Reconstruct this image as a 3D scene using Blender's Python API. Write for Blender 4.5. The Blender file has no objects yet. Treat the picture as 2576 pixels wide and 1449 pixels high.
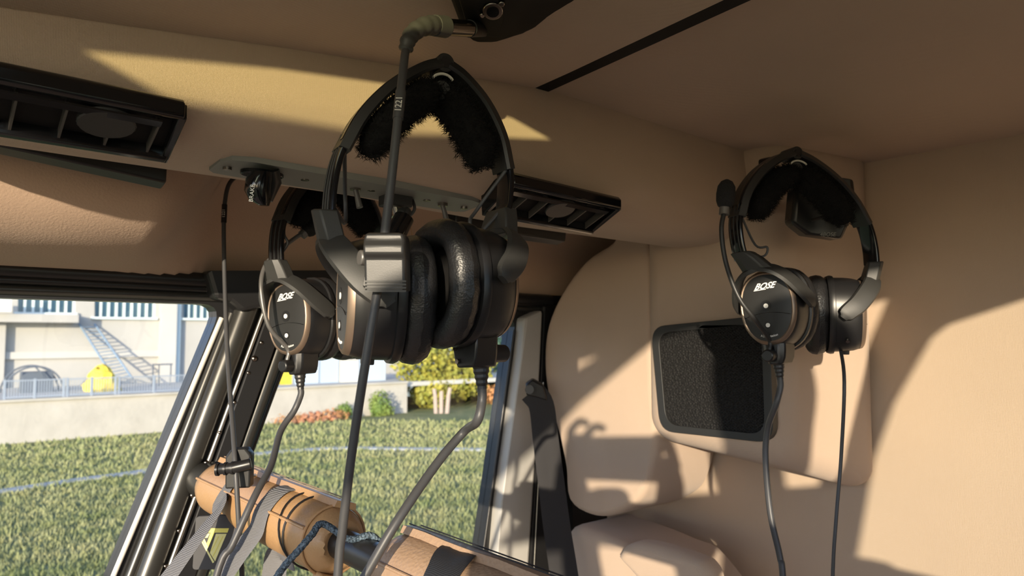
import bpy, bmesh, math, random
from mathutils import Vector, Matrix
from mathutils.geometry import tessellate_polygon
random.seed(7)
scene = bpy.context.scene
COL = scene.collection
R = math.radians
# ------------------------------------------------------------------ camera
W, H, F = 2576.0, 1449.0, 1860.0
YAW, PITCH = R(40), R(3.66)
f0 = Vector((math.sin(YAW), math.cos(YAW), 0)); RIGHT = Vector((math.cos(YAW), -math.sin(YAW), 0)); ZUP = Vector((0, 0, 1))
FWD = f0*math.cos(PITCH) + ZUP*math.sin(PITCH); UP = ZUP*math.cos(PITCH) - f0*math.sin(PITCH)
def ray(px, py): return FWD + RIGHT*((px-W/2)/F) + UP*((H/2-py)/F)
def PX(px, py, X): v = ray(px, py); return v*(X/v.x)
def PY(px, py, Y): v = ray(px, py); return v*(Y/v.y)
def PZ(px, py, Z): v = ray(px, py); return v*(Z/v.z)
def PD(px, py, d): return ray(px, py)*d
cam = bpy.data.cameras.new('camera'); camo = bpy.data.objects.new('camera', cam); COL.objects.link(camo)
cam.sensor_width = 36; cam.lens = 36*F/W; cam.clip_start = 0.004; cam.clip_end = 500
mm = Matrix((RIGHT, UP, -FWD)).transposed().to_4x4(); camo.matrix_world = mm
cam.dof.use_dof = True; cam.dof.focus_distance = 0.66; cam.dof.aperture_fstop = 11
scene.camera = camo
# ------------------------------------------------------------------ light
SUN = ray(1550, 1120).normalized()          # direction the sunlight travels
wd = bpy.data.worlds.new('sky'); scene.world = wd; wd.use_nodes = True
nt = wd.node_tree; bg = nt.nodes['Background']
sk = nt.nodes.new('ShaderNodeTexSky'); sk.sky_type = 'NISHITA'; sk.sun_disc = False
sk.sun_elevation = R(24); sk.sun_rotation = math.atan2(-SUN.x, -SUN.y); sk.air_density = 1.0; sk.dust_density = 1.0
mxs = nt.nodes.new('ShaderNodeMix'); mxs.data_type = 'RGBA'; mxs.blend_type = 'MULTIPLY'; mxs.inputs[0].default_value = 1; mxs.inputs[7].default_value = (.84, .95, 1.22, 1)
nt.links.new(sk.outputs[0], mxs.inputs[6]); nt.links.new(mxs.outputs[2], bg.inputs[0]); bg.inputs[1].default_value = 0.31
sl = bpy.data.lights.new('sun_offscreen', 'SUN'); sl.energy = 7.2; sl.color = (1.0, 0.85, 0.64); sl.angle = R(0.6)
so = bpy.data.objects.new('sun_offscreen', sl); COL.objects.link(so); so.rotation_euler = SUN.to_track_quat('-Z', 'Y').to_euler()
vs = scene.view_settings; vs.view_transform = 'Standard'; vs.look = 'None'; vs.gamma = 1; vs.use_curve_mapping = False; vs.exposure = 0.0
try: scene.cycles.max_bounces = 10; scene.cycles.diffuse_bounces = 6; scene.cycles.transparent_max_bounces = 12
except Exception: pass
# ------------------------------------------------------------------ materials
def mat(name, col, rough=0.5, metal=0.0, spec=0.5, bump=None, var=None, coat=0.0, sheen=0.0):
    m = bpy.data.materials.new(name); m.use_nodes = True; t = m.node_tree; b = t.nodes['Principled BSDF']
    b.inputs['Base Color'].default_value = (*col, 1); b.inputs['Roughness'].default_value = rough; b.inputs['Metallic'].default_value = metal
    b.inputs['Specular IOR Level'].default_value = spec; b.inputs['Coat Weight'].default_value = coat; b.inputs['Sheen Weight'].default_value = sheen
    tc = t.nodes.new('ShaderNodeTexCoord')
    if var:                                     # (scale, second colour, contrast)
        n = t.nodes.new('ShaderNodeTexNoise'); n.inputs['Scale'].default_value = var[0]; n.inputs['Detail'].default_value = 5
        r = t.nodes.new('ShaderNodeValToRGB'); c = var[2]
        r.color_ramp.elements[0].position = 0.5-c; r.color_ramp.elements[1].position = 0.5+c
        r.color_ramp.elements[0].color = (*col, 1); r.color_ramp.elements[1].color = (*var[1], 1)
        t.links.new(tc.outputs['Object'], n.inputs['Vector']); t.links.new(n.outputs[0], r.inputs[0]); t.links.new(r.outputs[0], b.inputs['Base Color'])
    if bump:                                    # list of (kind, scale, strength, distance)
        prev = None
        for kind, sc, st, dist in bump:
            bn = t.nodes.new('ShaderNodeBump'); bn.inputs['Strength'].default_value = st; bn.inputs['Distance'].default_value = dist
            if kind == 'noise':
                n = t.nodes.new('ShaderNodeTexNoise'); n.inputs['Scale'].default_value = sc; n.inputs['Detail'].default_value = 3; o = n.outputs[0]
            elif kind == 'voronoi':
                n = t.nodes.new('ShaderNodeTexVoronoi'); n.inputs['Scale'].default_value = sc; o = n.outputs[0]
            else:
                n = t.nodes.new('ShaderNodeTexWave'); n.bands_direction = kind; n.inputs['Scale'].default_value = sc; n.inputs['Distortion'].default_value = 0.6; n.inputs['Detail'].default_value = 1; o = n.outputs[1]
            t.links.new(tc.outputs['Object'], n.inputs['Vector']); t.links.new(o, bn.inputs['Height'])
            if prev: t.links.new(prev.outputs[0], bn.inputs['Normal'])
            prev = bn
        t.links.new(prev.outputs[0], b.inputs['Normal'])
    return m
FAB = dict(rough=0.95, spec=0.15, sheen=0.15)
M = {}
M['fabric'] = mat('beige_fabric', (.45, .345, .265), var=(6, (.48, .37, .285), .25), bump=[('X', 330, .3, .0004), ('Z', 330, .3, .0004), ('noise', 600, .3, .0005)], **FAB)
M['ribbed'] = mat('ribbed_beige_fabric', (.48, .37, .275), var=(5, (.51, .395, .295), .25), bump=[('Y', 240, .5, .0006), ('noise', 500, .3, .0006)], **FAB)
M['liner'] = mat('headliner_fabric', (.43, .305, .22), var=(5, (.46, .33, .24), .25), bump=[('noise', 420, .45, .0008)], **FAB)
M['black'] = mat('black_plastic', (.012, .012, .013), .35)
M['matte'] = mat('matte_black', (.007, .007, .007), .6, spec=.2)
M['gloss'] = mat('gloss_black', (.006, .006, .007), .12)
M['char'] = mat('charcoal_plastic', (.021, .021, .021), .42, bump=[('noise', 1500, .12, .0003)])
M['yoke'] = mat('grey_plastic', (.030, .030, .029), .5, bump=[('noise', 1200, .15, .0003)])
M['leather'] = mat('black_leather', (.014, .014, .015), .38, bump=[('voronoi', 700, .35, .0005), ('noise', 120, .35, .002)])
M['bronze'] = mat('bronze_ring', (.27, .20, .15), .38, metal=.7)
M['grey'] = mat('grey_rim', (.16, .155, .15), .4, metal=.5)
M['white'] = mat('white_print', (.85, .85, .82), .6)
M['cable'] = mat('grey_rubber_cable', (.055, .055, .058), .45)
M['fleece'] = mat('black_fleece', (.008, .0075, .0075), .95, spec=.2)
M['metal'] = mat('steel', (.5, .49, .46), .28, metal=1)
M['chrome'] = mat('dark_chrome', (.30, .27, .24), .2, metal=1)
M['paint'] = mat('black_paint', (.016, .016, .017), .32)
M['satin'] = mat('satin_frame', (.060, .059, .055), .30, metal=.6)
M['rail'] = mat('brushed_frame', (.42, .41, .38), .3, metal=.9)
M['vane'] = mat('vane_plastic', (.06, .055, .05), .45)
M['boot'] = mat('boot_rubber', (.05, .05, .047), .5)
M['postface'] = mat('grey_post_paint', (.40, .39, .37), .5)
M['seal'] = mat('pale_seal', (.62, .60, .55), .6)
M['tan'] = mat('tan_leather', (.42, .245, .115), .38, var=(20, (.46, .275, .13), .2), bump=[('voronoi', 420, .25, .0006), ('noise', 60, .35, .002)])
M['tan2'] = mat('light_tan_leather', (.40, .265, .17), .45, bump=[('voronoi', 330, .4, .0008)])
M['web'] = mat('grey_webbing', (.17, .17, .18), .8, bump=[('Z', 260, .6, .001)])
M['belt'] = mat('black_belt', (.016, .015, .017), .7, bump=[('Z', 500, .3, .0005)])
M['dkweb'] = mat('dark_webbing', (.022, .023, .027), .5, bump=[('X', 300, .3, .0005)])
M['tagm'] = mat('dark_tag', (.06, .06, .063), .7, bump=[('noise', 900, .2, .0003)])
M['yellow'] = mat('yellow_print', (.80, .75, .18), .6)
M['mesh'] = mat('black_mesh', (.008, .008, .008), .8, bump=[('voronoi', 260, 1.0, .004)])
M['plate'] = mat('grey_panel', (.20, .20, .185), .5)
M['foam'] = mat('mic_foam', (.010, .010, .011), .95, bump=[('noise', 700, .8, .001)])
M['skin'] = mat('skin', (.5, .3, .22), .5)
M['cloth'] = mat('dark_cloth', (.03, .035, .05), .9)
def glass_mat(name, tint=(1, 1, 1), refl=1.0):
    m = bpy.data.materials.new(name); m.use_nodes = True; t = m.node_tree; t.nodes.clear()
    o = t.nodes.new('ShaderNodeOutputMaterial'); mx = t.nodes.new('ShaderNodeMixShader'); tr = t.nodes.new('ShaderNodeBsdfTransparent'); gl = t.nodes.new('ShaderNodeBsdfGlossy')
    lw = t.nodes.new('ShaderNodeLayerWeight'); lw.inputs[0].default_value = .5; pw = t.nodes.new('ShaderNodeMath'); pw.operation = 'POWER'; pw.inputs[1].default_value = 4
    ma = t.nodes.new('ShaderNodeMath'); ma.operation = 'MULTIPLY_ADD'; ma.inputs[1].default_value = .5; ma.inputs[2].default_value = .022
    tr.inputs[0].default_value = (*tint, 1); gl.inputs['Roughness'].default_value = 0.01; gl.inputs[0].default_value = (refl, refl, refl, 1)
    t.links.new(lw.outputs['Facing'], pw.inputs[0]); t.links.new(pw.outputs[0], ma.inputs[0]); t.links.new(ma.outputs[0], mx.inputs[0])
    t.links.new(tr.outputs[0], mx.inputs[1]); t.links.new(gl.outputs[0], mx.inputs[2]); t.links.new(mx.outputs[0], o.inputs[0])
    return m
M['glass'] = glass_mat('window_glass', (.97, .985, .98), .8)
M['tint'] = glass_mat('tinted_glass', (.97, .98, .60))
# ------------------------------------------------------------------ builders
def tag(o, label=None, cat=None, group=None, kind=None):
    for k, v in (('label', label), ('category', cat), ('group', group), ('kind', kind)):
        if v: o[k] = v
    return o
def empty(name, loc=(0, 0, 0), rz=0.0, label=None, cat=None, group=None, kind=None):
    o = bpy.data.objects.new(name, None); COL.objects.link(o); o.empty_display_size = .02
    o.location = loc; o.rotation_euler = (0, 0, rz); return tag(o, label, cat, group, kind)
def mworld(o):
    m = Matrix.LocRotScale(o.location, o.rotation_euler, o.scale)
    return mworld(o.parent) @ m if o.parent else m
class MB:
    def __init__(s): s.v = []; s.f = []
    def add(s, vs, fs):
        n = len(s.v); s.v += [Vector(v) for v in vs]; s.f += [[n+i for i in f] for f in fs]; return s
    def loft(s, rings, closed=True, cap0=True, cap1=True):
        n = len(rings[0]); fs = []; vs = [p for r in rings for p in r]
        for i in range(len(rings)-1):
            for j in range(n if closed else n-1):
                a, b = i*n+j, i*n+(j+1) % n; fs.append([a, b, b+n, a+n])
        if closed and cap0: fs.append(list(range(n))[::-1])
        if closed and cap1: fs.append([(len(rings)-1)*n+j for j in range(n)])
        return s.add(vs, fs)
    def tube(s, pts, r, n=10, cap=True):
        pts = [Vector(p) for p in pts]; rr = r if isinstance(r, (list, tuple)) else [r]*len(pts)
        return s.loft([[p+a*(math.cos(2*math.pi*k/n)*q)+b*(math.sin(2*math.pi*k/n)*q) for k in range(n)] for (p, a, b), q in zip(frames(pts), rr)], True, cap, cap)
    def sweep(s, pts, prof, up=(0, 0, 1), scale=None):
        """prof: 2-D points (along side, along normal). up = reference for the normal"""
        pts = [Vector(p) for p in pts]; up = Vector(up); rings = []
        for i, p in enumerate(pts):
            t = (pts[min(i+1, len(pts)-1)]-pts[max(i-1, 0)]).normalized(); a = t.cross(up).normalized(); b = a.cross(t).normalized()
            k = scale[i] if scale else 1.0
            rings.append([p+a*(x*k)+b*(y*k) for x, y in prof])
        return s.loft(rings)
    def box(s, c, size, rot=None):
        c = Vector(c); h = Vector(size)/2; rot = rot or Matrix.Identity(3)
        vs = [c+rot @ Vector((x*h.x, y*h.y, z*h.z)) for x in (-1, 1) for y in (-1, 1) for z in (-1, 1)]
        return s.add(vs, [[0, 1, 3, 2], [4, 6, 7, 5], [0, 4, 5, 1], [2, 3, 7, 6], [0, 2, 6, 4], [1, 5, 7, 3]])
    def cyl(s, a, b, r0, r1=None, n=20): return s.tube([a, b], [r0, r0 if r1 is None else r1], n)
    def plate(s, outline, normal, thick, holes=()):
        """flat plate: outline/holes are 3-D loops; thick goes along normal"""
        nrm = Vector(normal).normalized()*thick; loops = [[Vector(p) for p in outline]]+[[Vector(p) for p in h] for h in holes]
        tris = tessellate_polygon(loops); pts = [p for l in loops for p in l]; N = len(pts)
        vs = pts+[p+nrm for p in pts]; fs = [list(t) for t in tris]+[[N+i for i in reversed(t)] for t in tris]; k = 0
        for l in loops:
            n = len(l)
            for j in range(n): a, b = k+j, k+(j+1) % n; fs.append([a, b, b+N, a+N])
            k += n
        return s.add(vs, fs)
    def build(s, name, m, parent=None, world=False, smooth=40, bevel=0, seg=2, kind=None, label=None, subsurf=0):
        vs = s.v
        if parent is not None and world: inv = mworld(parent).inverted(); vs = [inv @ v for v in vs]
        me = bpy.data.meshes.new(name); me.from_pydata([tuple(v) for v in vs], [], s.f); me.validate(); me.update()
        bm = bmesh.new(); bm.from_mesh(me); bmesh.ops.recalc_face_normals(bm, faces=bm.faces); bm.to_mesh(me); bm.free()
        if smooth: me.shade_smooth(); me.set_sharp_from_angle(angle=R(smooth))
        me.materials.append(M[m] if isinstance(m, str) else m)
        o = bpy.data.objects.new(name, me); COL.objects.link(o)
        if parent is not None: o.parent = parent
        if bevel:
            b = o.modifiers.new('bevel', 'BEVEL'); b.width = bevel; b.segments = seg; b.limit_method = 'ANGLE'; b.angle_limit = R(35)
        if subsurf:
            b = o.modifiers.new('sub', 'SUBSURF'); b.levels = subsurf; b.render_levels = subsurf
        return tag(o, label=label, kind=kind)
def frames(pts):
    out = []; a = None
    for i, p in enumerate(pts):
        t = (pts[min(i+1, len(pts)-1)]-pts[max(i-1, 0)])
        t = t.normalized() if t.length > 1e-9 else Vector((0, 0, 1))
        if a is None: a = t.cross(Vector((0, 0, 1)) if abs(t.z) < .9 else Vector((0, 1, 0)))
        a = (a - t*a.dot(t)).normalized(); out.append((p, a, t.cross(a)))
    return out
def smoothp(pts, n=6):
    """Catmull-Rom through 3-D points"""
    P = [Vector(p) for p in pts]; P = [P[0]*2-P[1]]+P+[P[-1]*2-P[-2]]; out = []
    for i in range(1, len(P)-2):
        for k in range(n):
            t = k/n; a, b, c, d = P[i-1:i+3]
            out.append(.5*((2*b)+(c-a)*t+(2*a-5*b+4*c-d)*t*t+(3*b-3*c+d-a)*t**3))
    return out+[P[-2]]
def lerp(x, xs, ys):
    if x <= xs[0]: return ys[0]+(ys[1]-ys[0])*(x-xs[0])/(xs[1]-xs[0])
    for i in range(len(xs)-1):
        if x <= xs[i+1]: return ys[i]+(ys[i+1]-ys[i])*(x-xs[i])/(xs[i+1]-xs[i])
    return ys[-1]+(ys[-1]-ys[-2])*(x-xs[-1])/(xs[-1]-xs[-2])
def rrect(w, h, r, n=4):
    out = []
    for cx, cy, a0 in ((w/2-r, h/2-r, 0), (-w/2+r, h/2-r, 90), (-w/2+r, -h/2+r, 180), (w/2-r, -h/2+r, 270)):
        out += [(cx+r*math.cos(R(a0+90*k/n)), cy+r*math.sin(R(a0+90*k/n))) for k in range(n+1)]
    return out
def rounded(loop, r, n=5):
    """round the corners of a 3-D polygon"""
    L = [Vector(p) for p in loop]; out = []
    for i, p in enumerate(L):
        a = (L[i-1]-p); b = (L[(i+1) % len(L)]-p); rr = r[i] if isinstance(r, (list, tuple)) else r
        q = min(rr, a.length*.45, b.length*.45); A = p+a.normalized()*q; B = p+b.normalized()*q
        if rr <= 0: out.append(p); continue
        for k in range(n+1): t = k/n; out.append(A*(1-t)**2+p*(2*t*(1-t))+B*t*t)
    return out
def textmesh(txt, size, shear=0.0, bold=0.0):
    c = bpy.data.curves.new('t', 'FONT'); c.body = txt; c.size = size; c.shear = shear; c.offset = bold; c.extrude = 0.00015; c.align_x = 'CENTER'; c.align_y = 'CENTER'; c.resolution_u = 3
    o = bpy.data.objects.new('t', c); COL.objects.link(o); dg = bpy.context.evaluated_depsgraph_get(); me = bpy.data.meshes.new_from_object(o.evaluated_get(dg))
    vs = [v.co.copy() for v in me.vertices]; fs = [list(p.vertices) for p in me.polygons]
    bpy.data.objects.remove(o); bpy.data.curves.remove(c); bpy.data.meshes.remove(me); return vs, fs
def text(name, txt, size, org, xd, yd, m, parent, shear=0, bold=0, world=False, bend=None):
    vs, fs = textmesh(txt, size, shear, bold); xd = Vector(xd).normalized(); yd = Vector(yd).normalized(); zd = xd.cross(yd); org = Vector(org)
    return MB().add([org+xd*v.x+yd*(v.y+(bend(v.x) if bend else 0))+zd*v.z for v in vs], fs).build(name, m, parent, world=world, smooth=0)
# ================================================================== the cabin shell
def struct(o): o['kind'] = 'structure'; return o
YB = .60                                       # inner face of the overhead duct
tp = [PY(x, y, YB) for x, y in ((-250, -20), (0, 20), (350, 70), (700, 118), (1000, 165), (1350, 222), (1600, 298), (1860, 385))]
bt = [PY(x, y, .745) for x, y in ((-250, 336), (0, 372), (400, 432), (732, 474), (953, 509), (1218, 563), (1660, 622))]
bt = [bt[0]+Vector((-.34, 0, .030)), bt[0]+Vector((-.075, 0, .030)), bt[0]+Vector((-.02, 0, .001))]+bt
def ztop(X): return lerp(X, [p.x for p in tp], [p.z for p in tp])
def zbot(X): return lerp(X, [p.x for p in bt], [p.z for p in bt])
XW, XB, YS = 1.15, .95, 1.08                   # rear wall, front of the speaker box, side wall
def duct_profile(X):
    t, b = ztop(X), zbot(X); k = min(1, (t-b)/.105)
    P = [(.85, t+.02), (.605, t+.02), (.602, t), (.599, b+(t-b)*.78), (.597, b+.058*k), (.598, b+.046*k), (.604, b+.03*k), (.614, b+.016*k), (.630, b+.005), (.652, b-.001), (.68, b-.003), (.715, b-.002), (.738, b+.001), (.752, b+.008), (.757, b+.022), (.757, b+.06), (.85, t+.02)]
    return P
xs = [-.45, -.3, -.15, bt[1].x, bt[2].x, 0.02, .12, .25, .38, .5, .62, .74, .86, .96, 1.10]
mb = MB(); mb.loft([[(X, y, z) for y, z in duct_profile(X)[:-1]] for X in xs])
duct = struct(mb.build('trim_1', 'fabric', smooth=50)); duct['label'] = 'long beige fabric covered duct running under the ceiling'
# headliner behind the duct, down to the window frames
hp = [(.80, .262), (.86, .262), (.92, .25), (.98, .218), (1.03, .165), (1.062, .115), (1.085, .070), (1.10, .070), (1.075, .17), (1.03, .25), (.98, .285), (.80, .30)]
hq = [(.79, .25), (.80, .170), (.82, .130), (.85, .104), (.90, .090), (.98, .084), (1.085, .083), (1.10, .080), (1.075, .17), (1.03, .25), (.98, .285), (.80, .30)]
def hmix(X): t = max(0, min(1, (X-.20)/.16)); t = t*t*(3-2*t); return [(X, a[0]*(1-t)+c[0]*t, a[1]*(1-t)+c[1]*t) for a, c in zip(hq, hp)]
struct(MB().loft([hmix(X) for X in (-.6, -.2, .1, .2, .22, .24, .26, .28, .30, .32, .34, .36, .6, 1.0, 1.3)]).build('trim_2', 'liner', smooth=60))
# ceiling: a front panel and a rear panel, a dark gap between them
ceil = struct(empty('ceiling')); XG = PY(1350, 222, YB).x
ZR = .312; zg0 = ztop(XG)
front = []
for X in [-.80, -.30, -.15, 0, .12, .25, .38, XG-.03, XG]:
    z = max(ztop(X), .20)
    kk = lerp(X, [-.8, .25, .38, XG], [.42, .42, .25, .06]); cz = lambda Y: min(ZR, z+(.603-Y)*kk)
    front.append([(X, .66, z-.001), (X, .60, z+.001), (X, .55, cz(.55)), (X, .50, cz(.50)), (X, .45, cz(.45)), (X, .40, cz(.40)), (X, .36, cz(.36)), (X, .31, cz(.31)), (X, .26, ZR if X < .3 else cz(.26)), (X, .26, .345), (X, .66, .34)])
MB().loft(front).build('panel', 'fabric', ceil, smooth=60)
rear = []
for X in [XG+.018, XG+.05, .70, .80, .90, 1.0, 1.08, 1.15]:
    z1 = lerp(X, [XG, .7, .96, 1.15], [zg0+.002, ztop(.70)+.002, ztop(.95)+.006, .266])
    zc = lerp(X, [XG, XG+.05, .8, 1.15], [zg0+.046, zg0+.036, .292, .268])
    rear.append([(X, .66, z1-.001), (X, .60, z1+.001), (X, .54, z1*.65+zc*.35), (X, .46, z1*.25+zc*.75), (X, .38, zc), (X, .10, zc+.002), (X, -.345, zc+.004), (X, -.345, zc+.05), (X, .66, zc+.05)])
MB().loft(rear).build('panel', 'fabric', ceil, smooth=60)
def roofpt(p, z=ZR): return p+SUN*((z-p.z)/SUN.z)
lit = [PY(x, y, YB) for x, y in ((205, 134), (700, 176), (1000, 216), (1290, 300), (1392, 358), (1200, 352), (900, 332), (420, 252))]
hole = [Vector((q.x, q.y, ZR)) for q in (roofpt(p) for p in lit)]
ro = [(-.78, -.345, ZR), (XG+.03, -.345, ZR), (XG+.03, .27, ZR), (-.78, .27, ZR)]
MB().plate(ro, (0, 0, 1), .002, [hole]).build('roof_skin', 'fabric', ceil, smooth=0)
hc_ = sum(hole, Vector())/len(hole); pane = MB(); hp_ = [hc_+(p-hc_)*1.04+Vector((0, 0, .003)) for p in hole]
pane.add(hp_, [list(t) for t in tessellate_polygon([hp_])]); struct(pane.build('window_3', 'tint', smooth=0))
zg = ztop(XG)
MB().plate([(XG, .66, .34), (XG, .66, zg-.001), (XG, .60, zg+.001), (XG, .26, zg+.0205), (XG, .26, .34)], (1, 0, 0), .020).build('gap_trim', 'matte', ceil, smooth=0)
g = MB(); g.box((XG+.012, .12, .33), (.06, 1.0, .02)); g.build('gap_trim', 'matte', ceil, smooth=0)
# rear wall
wr = struct(empty('wall_rear'))
MB().box((XW+.02, .35, -.34), (.04, 1.70, 1.25)).build('panel', 'ribbed', wr, smooth=0)
b = MB()
A = lambda px, py, X: PX(px, py, X)
ft = [(XB, .553, .30), (XB, .80, .30), (XB, .80, -.165), (XB, .556, -.178)]
bk = [(1.16, .505, .30), (1.16, .82, .30), (1.16, .82, -.205), (1.16, .505, -.245)]
b.add(ft+bk, [[0, 1, 2, 3], [7, 6, 5, 4], [0, 4, 5, 1], [1, 5, 6, 2], [2, 6, 7, 3], [3, 7, 4, 0]])
b.build('speaker_box', 'fabric', wr, smooth=60, bevel=.040, seg=8)
def pad(outline, X, depth, edge, m, name, parent, base=None):
    """upholstered pad facing -X: an outline traced on the plane X, rounded towards the back"""
    pts = [PX(x, y, X) for x, y in outline]; pts = smoothp(pts+[pts[0]], 4)[:-1]; c = sum(pts, Vector())/len(pts); rings = []
    for k in range(6):
        a = k/5*math.pi/2; s = 1-(1-math.sin(a))*edge
        rings.append([Vector((X+edge*.30*(1-math.sin(a))*0 + (1-math.cos(a))*.0, 0, 0))+c+(p-c)*s for p in pts])
    out = []
    for k in range(6):
        a = k/5*math.pi/2; ins = edge*(1-math.sin(a)); ring = []
        for p in pts:
            d = (c-p); L = d.length; ring.append(p+d.normalized()*min(ins, L*.6)+Vector((edge*(1-math.cos(a)), 0, 0)))
        out.append(ring)
    out.append([p+Vector((depth, 0, 0)) for p in pts])
    return MB().loft(out).build(name, m, parent, smooth=50)
pad([(1560, 560), (1540, 606), (1470, 655), (1410, 735), (1375, 815), (1365, 900), (1372, 985), (1400, 1090), (1420, 1180), (1430, 1262), (1478, 1296), (1535, 1298), (1600, 1265), (1628, 1215), (1643, 1150), (1650, 1080), (1644, 950), (1636, 800), (1628, 600)], .965, .17, .014, 'fabric', 'side_pad', wr)
# floor and sill
struct(MB().box((.2, .37, -.97), (2.2, 1.45, .04)).build('floor', 'liner', smooth=0))
# ---- left side wall with two windows
wl = struct(empty('wall_left'))
S = lambda px, py, dy=0: PY(px, py, YS+dy)
w1 = rounded([S(-900, 722), S(560, 766), S(272, 1470), S(200, 1800), S(-900, 1800)], [.01, .030, .01, .05, .05])
w2 = rounded([S(770, 794), S(1298, 804), S(1214, 1400), S(1150, 1800), S(420, 1800), S(512, 1449)], [.03, .022, .02, .05, .05, .0])
out = [(-.62, YS, .095), (1.14, YS, .095), (1.14, YS, -.95), (-.62, YS, -.95)]
MB().plate(out, (0, 1, 0), .035, [w1, w2]).build('frame_panel', 'paint', wl, smooth=0)
for k, w in enumerate((w1, w2)):
    gl = struct(MB().plate([p+Vector((0, .018, 0)) for p in w], (0, 1, 0), .003).build('window_%d' % (k+1), 'glass', smooth=0))
# pale seal and frame ridges of the slanted post
def ridge(pa, pb, r, m, name, dy, flat=1.0, n=14):
    a, c = S(*pa), S(*pb); a.y = c.y = YS+dy
    side = (c-a).normalized().cross(Vector((0, 1, 0))).normalized(); rg = []
    for p in (a, c): rg.append([p+side*(math.cos(2*math.pi*k/n)*r)+Vector((0, math.sin(2*math.pi*k/n)*r*flat, 0)) for k in range(n)])
    return MB().loft(rg).build(name, m, wl)
ridge((556, 800), (262, 1500), .0035, 'seal', 'window_seal', -.003)
ridge((580, 790), (303, 1500), .0075, 'satin', 'post_tube', -.006)
ridge((628, 740), (345, 1500), .0165, 'satin', 'post_tube', -.010, .9)
ridge((660, 760), (384, 1500), .0030, 'rail', 'post_edge', -.020)
# riveted strip
a, c = S(700, 740), S(432, 1500); a.y = c.y = YS-.022
sd = (c-a).normalized().cross(Vector((0, 1, 0))).normalized()
MB().plate([a-sd*.014, a+sd*.014, c+sd*.014, c-sd*.014], (0, 1, 0), .025).build('rivet_strip', 'paint', wl, smooth=0, bevel=.002)
def rivet(px, py, r=.0028, m='chrome', nm='rivet'):
    p = PY(px, py, YS-.0225); rg = []
    for k in range(4):
        q = k/3*math.pi/2; rg.append([p+Vector((math.cos(2*math.pi*j/10)*r*math.cos(q), -math.sin(q)*r*.7, math.sin(2*math.pi*j/10)*r*math.cos(q))) for j in range(10)])
    MB().loft(rg).build(nm, m, wl)
for px, py in ((658, 862), (625, 938), (590, 1012), (553, 1088), (450, 1335), (417, 1424)): rivet(px, py)
rivet(640, 902, .0045)
ridge((735, 770), (472, 1500), .0105, 'satin', 'post_tube', -.008)
ridge((752, 800), (492, 1500), .0055, 'black', 'window_seal', -.002)
# top rail
def hrail(y0, y1, r, m, dy, name='top_rail', x0=-300, x1=1380):
    p, q = S(x0, y0), S(x1, y1); p.y = q.y = YS+dy
    MB().tube([p, q], r, 12).build(name, m, wl)
hrail(660, 757, .012, 'paint', -.004); hrail(716, 778, .007, 'satin', -.001); hrail(690, 768, .005, 'black', -.008)
# rear window post: light inner face, dark rubber, thin bright edge
def strip(pts, thick, m, name, dy, bev=.003):
    MB().plate([S(*p)+Vector((0, dy, 0)) for p in pts], (0, 1, 0), thick).build(name, m, wl, smooth=0, bevel=bev)
strip([(1300, 800), (1345, 780), (1330, 1100), (1306, 1470), (1222, 1470), (1240, 1260), (1290, 900)], .03, 'postface', 'post_face', -.025, .006)
strip([(1352, 770), (1400, 770), (1390, 1470), (1312, 1470), (1335, 1100)], .03, 'black', 'post_seal', -.02)
ridge((1344, 960), (1318, 1470), .0012, 'rail', 'post_edge', -.026)
ridge((1292, 830), (1213, 1395), .0028, 'black', 'window_seal', -.002)
MB().box((1.10, YS+.01, -.35), (.10, .05, 1.1)).build('frame_corner', 'paint', wl, smooth=0)

strip([(500, 684), (1000, 684), (1000, 735), (760, 760), (742, 800), (690, 790), (640, 775), (590, 786), (560, 762), (520, 752)], .034, 'paint', 'corner_gusset', -.034, .006)
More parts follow.
